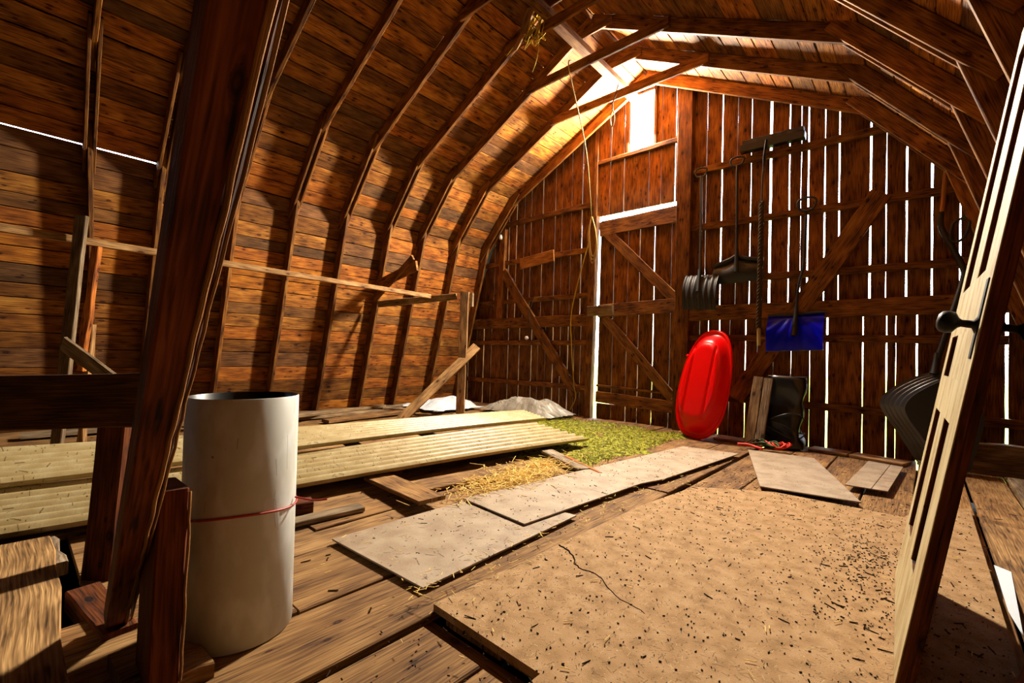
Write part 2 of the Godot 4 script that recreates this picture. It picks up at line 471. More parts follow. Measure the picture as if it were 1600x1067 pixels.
# =====================================================================  floor
func build_floor():
	var fl := struct_node("floor")
	# boards run along z; [x from, x to]
	var xs := [-3.52, -3.2, -2.9, -2.62, -2.3, -2.02, -1.74, -1.4, -1.12, -0.8, -0.5, -0.22, 0.06, 0.28, 0.49, 0.695, 1.10, 1.435, 1.70, 2.02, 2.3, 2.56, 2.83, 3.06, 3.3, 3.66]
	for i in xs.size() - 1:
		var a: float = xs[i] + 0.006; var b: float = xs[i + 1] - 0.006
		if is_equal_approx(xs[i], 1.10): b -= 0.022
		var cuts := [0.0]
		var z := rng.randf_range(1.2, 2.6)
		if i >= 17: z = [4.42, 4.42, 2.6, 2.5, 2.9, 1.7, 2.2, 2.4][i - 17]
		while z < 5.1:
			cuts.append(z); z += rng.randf_range(1.5, 2.8)
		var end := 5.20 if b < 1.0 and a > -0.3 else 7.6
		cuts.append(end)
		for k in cuts.size() - 1:
			var z0: float = cuts[k]; var z1: float = cuts[k + 1] - 0.008
			if i in [17, 18] and k > 0 and is_equal_approx(z0, 4.42): z0 += 0.085
			var y := rng.randf_range(-0.006, 0.004) - 0.015
			stick(fl, "board", Vector3((a + b) / 2, y, z0), Vector3((a + b) / 2, y + rng.randf_range(-0.004, 0.004), z1), Vector3(1, 0, 0), b - a, 0.03, pick("deck"), 0.004, maxi(1, int((z1 - z0) / 0.45)))
	# joists under the boards; below them an added dark slab that blocks light
	for z in [0.3, 1.5, 2.7, 3.9, 4.46, 5.12]:
		stick(fl, "joist", Vector3(-3.5, -0.12, z), Vector3(3.5, -0.12, z), Vector3(0, 1, 0), 0.18, 0.06, pick("joist"))
	put(fl, "added_dark_slab", board(7.6, 13.6, 0.05), M.cover, Transform3D(Basis(), Vector3(0, -0.27, 6.5)))
	put(fl, "rear_deck", panel([Vector2(-0.22, 5.85), Vector2(1.1, 5.85), Vector2(1.1, 7.62), Vector2(3.5, 7.62), Vector2(3.5, 13.0), Vector2(-3.5, 13.0), Vector2(-3.5, 7.62), Vector2(-0.22, 7.62)], -0.04, -0.005), pick("deck"))

# =====================================================================  roof: boards on each slope
func roof_face(par, s: int, a: Vector2, b: Vector2, count: int, seg: int):
	var dir := (b - a).normalized()
	var nrm := Vector2(-dir.y, dir.x)
	if nrm.y < 0 and nrm.x < 0: nrm = -nrm
	if nrm.x < 0: nrm = -nrm
	var L := a.distance_to(b)
	var ts := [0.0]
	for i in count: ts.append(ts[-1] + rng.randf_range(0.75, 1.25))
	for i in ts.size(): ts[i] = ts[i] / ts[-1] * L if i < count else ts[i]
	ts[-1] = L
	var total := 0.0
	for i in count:
		var t0: float = ts[i] + 0.0035; var t1: float = ts[i + 1] - 0.0035
		var cuts := [0.02]
		var r := rng.randi() % 3
		if r == 0: cuts.append(RZ[4])
		elif r == 1: cuts.append_array([RZ[2], RZ[6]])
		else: cuts.append_array([RZ[3], RZ[7]])
		cuts.append(5.9)
		for k in cuts.size() - 1:
			var c := a + dir * (t0 + t1) / 2 + nrm * (0.011 + rng.randf_range(0.0, 0.005))
			var p := Vector3(c.x * s, c.y, cuts[k]); var q := Vector3(c.x * s, c.y, cuts[k + 1] - 0.004)
			var old := rng.randf() < (0.3 if seg == 1 else 0.1)
			stick(par, "plank", p, q, Vector3(dir.x * s, dir.y, 0), t1 - t0, 0.022, pick("barn_old" if old else "barn"), 0.0025, 5, rng.randf_range(-0.002, 0.003))

func build_roof():
	var ceil := struct_node("ceiling"); var wl := struct_node("wall_left"); var wr := struct_node("wall_right")
	for s in [-1, 1]:
		var low = wl if s < 0 else wr
		roof_face(ceil, s, OUTER[0], OUTER[1], 15, 0)
		roof_face(ceil, s, OUTER[1], OUTER[2], 6, 1)
		roof_face(low, s, OUTER[2], OUTER[3] + (Vector2(0.125, 0) if s > 0 else Vector2.ZERO), 17, 2)
		# the shingled skin over the boards, with a thin crack low on the left slope
		for k in 3:
			var a: Vector2 = OUTER[k]; var b: Vector2 = OUTER[k + 1]
			if k == 2 and s > 0: b.x += 0.125
			var d := (b - a).normalized(); var n := Vector2(-d.y, d.x)
			if n.x < 0: n = -n
			var e0 := 0.12 if k > 0 else 0.0
			var a2 := a - d * e0 + n * 0.055; var b2 := b + d * (0.45 if k == 2 else 0.12) + n * 0.055
			if k == 0: a2 = a + n * 0.055 - d * 0.05
			for part in 2:
				# from the seventh rafter on, the left skin has come apart along the kink and lets in a thread of light
				if part == 1 and s < 0 and k == 1: b2 = b - d * 0.0012 + n * 0.03
				if part == 1 and s < 0 and k == 2: a2 = a + d * 0.0012 + n * 0.03
				put(ceil if k < 2 else low, "shingle_skin", prism([Vector2(a2.x * s, a2.y), Vector2(b2.x * s, b2.y), Vector2((b2 + n * 0.03).x * s, (b2 + n * 0.03).y), Vector2((a2 + n * 0.03).x * s, (a2 + n * 0.03).y)], [-0.12, 4.5][part], [4.5, 13.1][part]), M.cover)
	var wf := struct_node("wall_front")
	put(wf, "boarding", prism([Vector2(-3.6, -0.2), Vector2(3.6, -0.2), Vector2(3.6, 0.2), Vector2(2.95, 2.6), Vector2(2.3, 3.35), Vector2(0, 4.55), Vector2(-2.3, 3.35), Vector2(-2.95, 2.6), Vector2(-3.6, 0.2)], 13.0, 13.1), pick("barn"))

func roof_y(x: float) -> float:   # height of the boards' inner side at x
	if x > 2.838: x = 2.838 + (x - 2.838) * 0.671 / 0.796
	x = absf(x)
	for k in 3:
		if x <= OUTER[k + 1].x:
			return lerpf(OUTER[k].y, OUTER[k + 1].y, (x - OUTER[k].x) / (OUTER[k + 1].x - OUTER[k].x))
	return 0.0

# =====================================================================  the slatted gable
func gable_boards(par, slits: Array, x_from: float, x_to: float, y0: float, y1: float, gaps: Array, called := "slat"):
	var all := [x_from] + slits + [x_to]
	for i in all.size() - 1:
		var g0: float = 0.0 if i == 0 else gaps[(i - 1) % gaps.size()] / 2
		var g1: float = 0.0 if i == all.size() - 2 else gaps[i % gaps.size()] / 2
		var a: float = all[i] + g0; var b: float = all[i + 1] - g1
		var n := 7
		var left := []; var right := []
		var ja := rng.randf_range(-0.003, 0.003); var jb := rng.randf_range(-0.003, 0.003)
		var ta := y1; var tb := y1
		if y1 < 0: ta = roof_y(a) + 0.01; tb = roof_y(b) + 0.01
		if maxf(ta, tb) < y0 + 0.05: continue
		ta = maxf(ta, y0 + 0.03); tb = maxf(tb, y0 + 0.03)
		for k in n + 1:
			var f := float(k) / n
			left.append(Vector2(a + (ja + rng.randf_range(-0.0022, 0.0022) if i > 0 else 0.0), lerpf(y0, ta, f)))
			right.append(Vector2(b + (jb + rng.randf_range(-0.0022, 0.0022) if i < all.size() - 2 else 0.0), lerpf(y0, tb, f)))
		right.reverse()
		var z := rng.randf_range(-0.006, 0.0)
		put(par, called, prism(left + right, z - 0.024, z), M.barn[[1, 3, 3, 3][rng.randi() % 4]])  # only the darker barn tones: the gable's shade put into its colour

func build_gable():
	var w := struct_node("wall_back")
	var thin := [0.010, 0.007, 0.011, 0.008, 0.006, 0.010, 0.007]
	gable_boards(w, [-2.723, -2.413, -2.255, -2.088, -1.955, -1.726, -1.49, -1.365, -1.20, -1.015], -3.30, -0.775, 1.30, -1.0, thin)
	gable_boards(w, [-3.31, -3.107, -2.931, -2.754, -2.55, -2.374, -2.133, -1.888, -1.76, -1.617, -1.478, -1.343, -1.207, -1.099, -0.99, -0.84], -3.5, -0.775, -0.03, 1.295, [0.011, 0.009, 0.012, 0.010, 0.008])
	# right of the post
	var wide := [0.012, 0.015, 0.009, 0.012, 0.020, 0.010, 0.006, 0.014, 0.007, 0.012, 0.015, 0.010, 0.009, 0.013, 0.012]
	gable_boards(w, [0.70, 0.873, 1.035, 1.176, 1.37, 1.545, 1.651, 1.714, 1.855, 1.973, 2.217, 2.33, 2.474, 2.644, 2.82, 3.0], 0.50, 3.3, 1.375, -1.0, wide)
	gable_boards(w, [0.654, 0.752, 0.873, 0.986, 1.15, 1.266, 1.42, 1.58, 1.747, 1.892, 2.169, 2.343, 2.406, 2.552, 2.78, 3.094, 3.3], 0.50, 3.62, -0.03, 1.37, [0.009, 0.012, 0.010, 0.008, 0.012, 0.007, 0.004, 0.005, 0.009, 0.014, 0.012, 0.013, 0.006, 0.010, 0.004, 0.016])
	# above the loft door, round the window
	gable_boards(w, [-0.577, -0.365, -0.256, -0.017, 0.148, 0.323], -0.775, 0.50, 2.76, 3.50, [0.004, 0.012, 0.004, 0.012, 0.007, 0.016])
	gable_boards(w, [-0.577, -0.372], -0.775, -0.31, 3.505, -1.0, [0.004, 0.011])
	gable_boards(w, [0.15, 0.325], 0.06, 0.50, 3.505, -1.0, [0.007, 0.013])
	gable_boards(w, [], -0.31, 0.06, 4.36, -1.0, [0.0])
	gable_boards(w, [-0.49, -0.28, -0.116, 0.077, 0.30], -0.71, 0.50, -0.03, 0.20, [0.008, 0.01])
	# girts: nailed flat across the inside
	for g in [[-2.75, -0.80, 2.93], [-2.95, -0.80, 2.30], [-3.05, -0.80, 1.67], [-3.2, -0.80, 1.01], [-3.35, -0.80, 0.385]]:
		stick(w, "girt", Vector3(g[0] if g[2] < 2.5 else -2.45, g[2] - 0.01, 0.024), Vector3(g[1], g[2] + 0.01, 0.024), Vector3(0, 1, 0), 0.072, 0.046, pick("rafter"), 0.003, 6)
	for g in [[0.52, 2.34, 3.04], [0.52, 2.92, 2.37], [0.52, 3.0, 1.735], [0.52, 3.1, 1.08], [0.52, 3.3, 0.41]]:
		stick(w, "girt", Vector3(g[0], g[2] + 0.01, 0.024), Vector3(g[1], g[2] - 0.01, 0.024), Vector3(0, 1, 0), 0.072, 0.046, pick("rafter"), 0.003, 6)
	stick(w, "beam", Vector3(-3.15, 1.315, 0.04), Vector3(-0.8, 1.33, 0.04), Vector3(0, 1, 0), 0.16, 0.08, pick("rafter"), 0.004, 5)
	stick(w, "beam", Vector3(0.52, 1.37, 0.04), Vector3(3.1, 1.37, 0.04), Vector3(0, 1, 0), 0.165, 0.08, pick("rafter"), 0.004, 5)
	# posts and braces
	stick(w, "post", Vector3(0.475, -0.02, 0.055), Vector3(0.475, 4.1, 0.055), Vector3(1, 0, 0), 0.17, 0.10, pick("rafter"), 0.004, 6)
	stick(w, "post", Vector3(-0.80, -0.02, 0.05), Vector3(-0.765, 2.75, 0.05), Vector3(1, 0, 0), 0.10, 0.09, pick("rafter"), 0.004, 6)
	stick(w, "post", Vector3(-0.775, 2.75, 0.03), Vector3(-0.765, 4.0, 0.03), Vector3(1, 0, 0), 0.05, 0.05, pick("rafter"))
	stick(w, "post", Vector3(-2.52, 1.4, 0.045), Vector3(-2.48, 2.85, 0.045), Vector3(1, 0, 0), 0.11, 0.08, pick("rafter"), 0.004, 4)
	stick(w, "brace", Vector3(1.08, 0.42, 0.065), Vector3(2.30, 2.42, 0.065), Vector3(1, -0.6, 0), 0.17, 0.045, pick("rafter"), 0.003, 5)
	stick(w, "brace", Vector3(-2.46, 2.15, 0.062), Vector3(-1.0, 0.30, 0.062), Vector3(1, 0.7, 0), 0.15, 0.045, pick("rafter"), 0.003, 5)
	stick(w, "batten", Vector3(-2.1, 2.24, 0.062), Vector3(-1.45, 2.30, 0.062), Vector3(0, 1, 0), 0.17, 0.024, pick("lumber"))
	stick(w, "girt", Vector3(-0.78, 3.49, 0.024), Vector3(0.40, 3.50, 0.024), Vector3(0, 1, 0), 0.05, 0.05, pick("rafter"), 0.003, 4)
	stick(w, "sill", Vector3(2.70, 0.11, 0.13), Vector3(3.45, 0.13, 0.13), Vector3(0, 1, 0), 0.24, 0.10, pick("grey"), 0.006, 4)
	# loft door hung between the posts
	var d := struct_node("door_1")
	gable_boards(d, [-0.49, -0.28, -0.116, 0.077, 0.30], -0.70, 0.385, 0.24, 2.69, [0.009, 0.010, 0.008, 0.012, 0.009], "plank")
	for g in [[2.57, 0.20, 0.0], [1.45, 0.17, 0.01], [0.29, 0.15, -0.06]]:
		stick(d, "ledge", Vector3(-0.70, g[0], 0.02), Vector3(0.39, g[0] + g[2] + 0.02, 0.02), Vector3(0, 1, 0), g[1], 0.035, pick("rafter"), 0.003, 3)
	stick(d, "ledge", Vector3(-0.70, 0.44, 0.016), Vector3(0.39, 0.41, 0.016), Vector3(0, 1, 0), 0.03, 0.03, pick("rafter"))
	stick(d, "brace", Vector3(-0.60, 2.52, 0.02), Vector3(0.36, 1.56, 0.02), Vector3(1, 1, 0), 0.13, 0.034, pick("rafter"), 0.002, 3)
	stick(d, "brace", Vector3(-0.60, 1.36, 0.02), Vector3(0.36, 0.36, 0.02), Vector3(1, 1, 0), 0.13, 0.034, pick("rafter"), 0.002, 3)
	stick(d, "latch_block", Vector3(-0.80, 1.44, 0.115), Vector3(-0.42, 1.45, 0.115), Vector3(0, 1, 0), 0.13, 0.05, pick("grey"))
	# window
	var win := struct_node("window_1")
	put(win, "pane", board(0.35, 0.84, 0.006), M.pane, Transform3D(Basis(Vector3(1, 0, 0), Vector3(0, 0, 1), Vector3(0, -1, 0)), Vector3(-0.125, 3.935, -0.02)))
	stick(win, "frame", Vector3(-0.315, 3.5, 0.0), Vector3(-0.315, 4.37, 0.0), Vector3(1, 0, 0), 0.035, 0.05, pick("rafter"))
	stick(win, "frame", Vector3(0.065, 3.5, 0.0), Vector3(0.065, 4.37, 0.0), Vector3(1, 0, 0), 0.035, 0.05, pick("rafter"))
	stick(win, "bar", Vector3(-0.31, 4.28, 0.0), Vector3(0.06, 4.28, 0.0), Vector3(0, 1, 0), 0.03, 0.03, pick("rafter"))

func build_outside():
	var g := struct_node("ground")
	put(g, "lawn", board(160, 120, 0.2), M.grass, Transform3D(Basis(), Vector3(0, -3.1, -60.5)))

# =====================================================================  arched rafters
func build_rafter(i: int):
	var z: float = RZ[i]
	var ord: String = ["first", "second", "third", "fourth", "fifth", "sixth", "seventh", "eighth", "ninth"][i]
	var lab: String = "arched roof rafter of jointed planks, %s of its row counted from the slatted gable wall" % ord
	if i == 0: lab = "arched roof rafter of jointed planks lying right against the slatted gable wall"
	var t := thing("arched_rafter", lab, "rafter", Vector3(0, 0, z), "arched rafters along the loft")
	for s in [-1, 1]:
		var P := []
		for k in 4:
			# middle of the plank's depth between rafter edge and boards
			var m: Vector2 = (INNER[k] + OUTER[k]) / 2
			if k == 3 and s > 0: m.x += 0.12
			P.append(Vector3(m.x * s, m.y, z + (0.07 * (m.y - 1.0) if i == 8 else 0.0)))
		var w01 := Vector3((OUTER[0] - INNER[0]).x, 0, 0)
		var d0: Vector3 = (P[1] - P[0]).normalized(); var d1: Vector3 = (P[2] - P[1]).normalized(); var d2: Vector3 = (P[3] - P[2]).normalized()
		var jz := rng.randf_range(-0.006, 0.006)
		stick(t, "upper_board", P[0] + Vector3(0, 0, jz), P[1] + d0 * 0.16 + Vector3(0, 0, jz), Vector3(d0.y, -d0.x, 0), 0.128, 0.036, pick("rafter"), 0.002, 4)
		stick(t, "lower_board", P[2] - d2 * 0.20 + Vector3(0, 0, jz), P[3] + Vector3(0, 0.0, jz), Vector3(d2.y, -d2.x, 0), 0.128, 0.036, pick("rafter"), 0.002, 4)
		for q in [-1, 1]:
			stick(t, "middle_board", P[1] - d1 * 0.16 + Vector3(0, 0, jz + q * 0.031), P[2] + d1 * 0.20 + Vector3(0, 0, jz + q * 0.031), Vector3(d1.y, -d1.x, 0), 0.126, 0.024, pick("rafter"), 0.002, 3)
	if i in [1, 2, 3, 4, 5]:
		var y: float = [0, 3.83, 3.90, 4.0, 4.0, 3.98][i]
		var h: float = (4.33 - y) / 0.516
		stick(t, "collar_tie", Vector3(-h - 0.02, y, z + 0.034), Vector3(h + 0.02, y + 0.02, z + 0.034), Vector3(0, 1, 0), 0.10, 0.03, pick("rafter"), 0.002, 4)
		stick(t, "ridge_gusset", Vector3(-0.22, 4.215, z + 0.03), Vector3(0.26, 4.225, z + 0.03), Vector3(0, 1, 0), 0.08, 0.022, pick("barn_old"))

# =====================================================================  foreground
func build_foreground():
	# leaning post
	var a := Vector3(0.80, 0.03, 5.156); var b := Vector3(2.84, 1.845, 5.332)
	var t := thing("leaning_post", "thick rough reddish timber post leaning up from the floor beside the white cylinder", "post", Vector3(0.80, 0, 5.156))
	var ax := (b - a).normalized()
	var n1 := Vector3(0.79, -0.61, 0.0).normalized(); n1 = (n1 - ax * n1.dot(ax)).normalized()
	var n2 := ax.cross(n1)
	if n2.z < 0: n2 = -n2
	stick(t, "post", a, b, n2, 0.047, 0.06, pick("red_wood"), 0.0012, 14)
	stick(t, "side_board", a - n1 * 0.004 - n2 * 0.0305 + ax * 0.02, b - n1 * 0.004 - n2 * 0.0305, n1, 0.047, 0.0125, pick("red_wood"), 0.001, 12)
	# wavy strips of pale sapwood on its edges
	for e in [[0.0310, -0.0235, 0.0085], [0.0200, -0.0370, 0.0055]]:
		var pts := []
		for k in 60:
			var f := k / 59.0
			pts.append(a.lerp(b, f) + n1 * (e[0] + rng.randf_range(-0.0006, 0.0006)) + n2 * (e[1] + rng.randf_range(-0.0013, 0.0013)))
		put(t, "waney_edge", tube(smooth_path(pts, 2), e[2] * 0.5, 6), M.bark[0])
	# short post
	var sp := thing("short_post", "short sawn-off timber post standing just in front of the white cylinder", "post", Vector3(1.18, 0, 5.12))
	stick(sp, "post", Vector3(1.19, 0.042, 5.125), Vector3(1.172, 0.50, 5.116), Vector3(1, 0, 0.02), 0.165, 0.062, pick("red_wood"), 0.003, 5)
	var pts2 := []
	for k in 14: pts2.append(Vector3(1.273, 0.05, 5.094).lerp(Vector3(1.255, 0.495, 5.085), k / 13.0) + Vector3(rng.randf_range(-.002, .002), 0, rng.randf_range(-.002, .002)))
	put(sp, "bark_edge", tube(pts2, 0.0035, 6), M.bark[0])
	# handrail board on its post
	var r := thing("rail_board", "wide dark weathered rail board at chest height crossing behind the leaning post", "rail", Vector3(0.3, 0.63, 5.28))
	put(r, "board", board(1.05, 0.19, 0.045, 0.003, 5), pick("bark_dark"), Transform3D(Basis(Vector3(0.75, 0.05, -0.66).normalized(), Vector3(0.66, 0, 0.75).normalized(), Vector3(0.75, 0.05, -0.66).normalized().cross(Vector3(0.66, 0, 0.75).normalized())), Vector3(0.25, 0.635, 5.345)))
	var rp := thing("rail_post", "dark square post under the end of the weathered rail board", "post", Vector3(0.42, 0, 5.16))
	stick(rp, "post", Vector3(0.34, -0.2, 5.135), Vector3(0.395, 0.64, 5.105), Vector3(0.75, 0, -0.66), 0.10, 0.09, pick("red_wood"), 0.003, 4)
	# broad grey plank end
	var bp := thing("grey_plank", "broad split grey plank with a worn end, lying beside the stair opening", "plank", Vector3(0.6, 0.03, 5.42))
	stick(bp, "plank", Vector3(-0.04, 0.03, 5.46), Vector3(1.45, 0.03, 5.49), Vector3(0, 0, 1), 0.42, 0.065, pick("pale_grey"), 0.008, 8)
	stick(bp, "split_piece", Vector3(-0.12, 0.015, 5.26), Vector3(0.26, 0.02, 5.245), Vector3(0, 0, 1), 0.05, 0.05, pick("grey"), 0.01, 5)
	var bb := thing("base_plank", "rough plank with a broken end under the short post and the leaning post", "plank", Vector3(1.09, 0.02, 5.4))
	stick(bb, "plank", Vector3(1.12, 0.018, 5.02), Vector3(1.13, 0.02, 5.19), Vector3(1, 0, 0), 0.23, 0.045, pick("deck"), 0.006, 5)
	var bl := thing("timber_block", "dark timber offcut lying on the floor between the rail post and the leaning post", "timber", Vector3(0.6, 0, 5.17))
	stick(bl, "block", Vector3(0.46, -0.02, 5.20), Vector3(0.86, -0.015, 5.15), Vector3(0, 0, 1), 0.09, 0.07, pick("red_wood"), 0.006, 4)
	# white cylinder
	var cy := thing("white_cylinder", "tall white plastic cylinder open at the top with a black lining and scuffs", "cylinder", Vector3(1.04, 0, 4.90))
	var xf := Transform3D(Basis(Vector3(0, 0, 1), deg_to_rad(1.0)), Vector3(1.04, 0.0, 4.90))
	put(cy, "shell", lathe([Vector2(0.148, 0.0), Vector2(0.152, 0.002), Vector2(0.152, 0.70), Vector2(0.1495, 0.702)], 64), M.pvc, xf)
	put(cy, "black_lining", lathe([Vector2(0.1495, 0.702), Vector2(0.147, 0.70), Vector2(0.147, 0.004), Vector2(0.0, 0.004)], 64), M.liner, xf)
	var ring := []
	for k in 65:
		var q := TAU * k / 64.0
		ring.append(xf * Vector3(cos(q) * 0.1545, 0.372 + 0.012 * sin(q * 2 + 0.7) + 0.008 * cos(q + 2.2), sin(q) * 0.1545))
	var st := thing("red_strap", "thin red cord tied round the middle of the white cylinder", "cord", Vector3(1.04, 0.37, 4.9))
	put(st, "loop", tube(ring, 0.0035, 6), M.strap)
	put(st, "tail", tube(smooth_path([xf * Vector3(0.10, 0.385, -0.12), xf * Vector3(0.14, 0.375, -0.16), xf * Vector3(0.17, 0.378, -0.19)]), 0.003, 6), M.strap)

# =====================================================================  the old panel door
func build_door():
	var at := Vector3(2.540, 0, 3.85)
	var t := thing("panel_door", "old cream painted panel door with a dark knob, leaning at the loft's edge", "door", at)
	var up := Vector3(0.162, 0.987, 0).normalized(); var along := Vector3(-0.031, 0.0, -1).normalized(); along = (along - up * along.dot(up)).normalized(); var out := up.cross(along)
	var bs := Basis(along, up, out)   # x: across from the near edge, y: up, z: out of the face
	var o := at + Vector3(0, 0.027, 0)
	var W := 0.84; var H := 2.05; var T := 0.036
	var box := func(called, x0, y0, x1, y1, z0, z1, m):
		var mesh := board(y1 - y0, x1 - x0, z1 - z0, 0.0, 1, 0.0, 0.002)
		# board: x length -> up, y thickness -> out, z width -> along
		var c: Vector3 = o + bs * Vector3((x0 + x1) / 2, (y0 + y1) / 2, (z0 + z1) / 2)
		return put(t, called, mesh, m, Transform3D(Basis(up, out, up.cross(out)), c))
	# a brown core; on it the framework stands proud, its faces painted cream, outer edges bare, the shade in its recesses coloured in as brown
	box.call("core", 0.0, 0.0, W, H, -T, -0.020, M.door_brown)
	var D0 := 0.180; var D1 := 0.345; var D2 := 0.53; var D3 := 0.735
	var frame := func(called, x0, y0, x1, y1):
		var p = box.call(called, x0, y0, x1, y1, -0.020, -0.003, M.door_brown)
		var c: Vector3 = o + bs * Vector3((x0 + x1) / 2, (y0 + y1) / 2, -0.0014)
		put(p, "painted_face", board(y1 - y0, x1 - x0, 0.0028, 0.0, 1, 0.0, 0.001), M.paint, Transform3D(Basis(up, out, up.cross(out)), c))
	frame.call("stile", 0.0, 0.0, D0, H)
	frame.call("stile", D3, 0.0, W, H)
	for r in [[0.0, 0.23], [0.68, 0.80], [0.94, 1.10], [1.92, H]]: frame.call("rail", D0, r[0], D3, r[1])
	for g in [[0.23, 0.68], [1.10, 1.92]]: frame.call("mullion", D1, g[0], D2, g[1])
	frame.call("mullion", D0, 0.80, D2, 0.94)
	for g in [[0.23, 0.68], [1.10, 1.92]]:
		for x in [[D0, D1], [D2, D3]]:
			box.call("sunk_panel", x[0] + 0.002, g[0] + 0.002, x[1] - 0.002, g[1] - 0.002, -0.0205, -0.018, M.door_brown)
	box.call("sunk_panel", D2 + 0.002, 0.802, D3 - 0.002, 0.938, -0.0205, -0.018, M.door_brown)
	# lock plate, knob on each face
	box.call("lock_plate", 0.035, 0.86, 0.075, 1.06, 0.0, 0.003, M.iron)
	for s in [1, -1]:
		var k := lathe([Vector2(0.0, 0.0), Vector2(0.022, 0.0), Vector2(0.022, 0.004), Vector2(0.010, 0.010), Vector2(0.009, 0.030), Vector2(0.013, 0.036), Vector2(0.026, 0.044), Vector2(0.0285, 0.056), Vector2(0.026, 0.068), Vector2(0.017, 0.075), Vector2(0.0, 0.077)], 24)
		put(t, "knob", k, M.iron, Transform3D(Basis(along, out * s, along.cross(out * s)), o + bs * Vector3(0.055, 0.945, 0.0 if s > 0 else -T)))

# =====================================================================  the railing along the left wall
func build_railing():
	var p := thing("rail_end_post", "grey sawn post at the far end of the handrail, braced by a slanting board", "post", Vector3(-1.9, 0, 1.4))
	stick(p, "post", Vector3(-1.90, 0.0, 1.40), Vector3(-1.88, 1.63, 1.40), Vector3(0.74, 0, -0.67), 0.105, 0.10, pick("pale_grey"), 0.003, 5)
	stick(p, "end_cleat", Vector3(-1.82, 1.44, 1.33), Vector3(-1.82, 1.62, 1.33), Vector3(1, 0, 0), 0.05, 0.03, pick("grey"))
	var br := thing("brace_board", "slanting knotty brown brace board nailed to the grey end post", "brace", Vector3(-2.1, 0, 2.2))
	stick(br, "board", Vector3(-2.10, 0.0, 2.18), Vector3(-1.79, 0.92, 1.24), Vector3(-0.67, 0.50, 0.28), 0.12, 0.03, pick("pale_grey"), 0.002, 4)
	var cp := thing("cross_rail", "dark short rail running from the end post back to a wall rafter", "rail", Vector3(-2.4, 1.5, 1.7))
	stick(cp, "board", Vector3(-2.95, 1.46, 2.02), Vector3(-1.96, 1.565, 1.475), Vector3(0, 1, 0), 0.085, 0.035, pick("grey"), 0.002, 4)
	var hr := thing("handrail", "long pale yellow wooden handrail running the length of the left wall", "handrail", Vector3(-2.2, 1.6, 3.6))
	stick(hr, "rail", Vector3(-2.2, 1.555, 1.72), Vector3(-2.2, 1.63, 5.75), Vector3(0, 1, 0), 0.055, 0.04, pick("lumber"), 0.002, 8)
	var np := thing("near_rail_post", "grey weathered upright board with orange splintered pieces, before the near wall rafter", "post", Vector3(-2.2, 0, 5.07))
	stick(np, "grey_board", Vector3(-2.19, 0.0, 5.13), Vector3(-2.11, 1.79, 5.06), Vector3(0.74, 0, -0.67), 0.085, 0.035, pick("grey"), 0.003, 5)
	stick(np, "split_board", Vector3(-2.20, 0.62, 5.02), Vector3(-2.14, 1.58, 4.96), Vector3(0.74, 0, -0.67), 0.055, 0.04, pick("lumber_orange"), 0.008, 7)
	stick(np, "split_board", Vector3(-2.24, 0.0, 4.99), Vector3(-2.20, 0.98, 4.97), Vector3(0.74, 0, -0.67), 0.05, 0.04, pick("lumber"), 0.008, 6)
	var db := thing("loose_brace", "short grey board slanting down from the near grey upright", "board", Vector3(-1.6, 0.75, 5.1))
	stick(db, "board", Vector3(-1.85, 0.83, 5.14), Vector3(-1.52, 0.52, 4.84), Vector3(0.6, 0.9, 0), 0.12, 0.025, pick("grey"), 0.002, 3)
	var stb := thing("wall_stub", "short board stub sticking out from a wall rafter above the handrail", "board", Vector3(-2.7, 1.8, 2.0))
	stick(stb, "board", Vector3(-3.02, 1.72, 2.02), Vector3(-2.22, 1.93, 1.93), Vector3(0, 1, 0), 0.13, 0.035, pick("rafter"), 0.002, 3)
	stick(stb, "strut", Vector3(-2.98, 1.52, 2.06), Vector3(-2.24, 2.03, 1.98), Vector3(0, 1, 0), 0.075, 0.03, pick("rafter"), 0.002, 3)

# =====================================================================  sheets lying on the floor
func bilinear(c: Array, u: float, v: float) -> Vector3:
	return c[0].lerp(c[1], u).lerp(c[3].lerp(c[2], u), v)

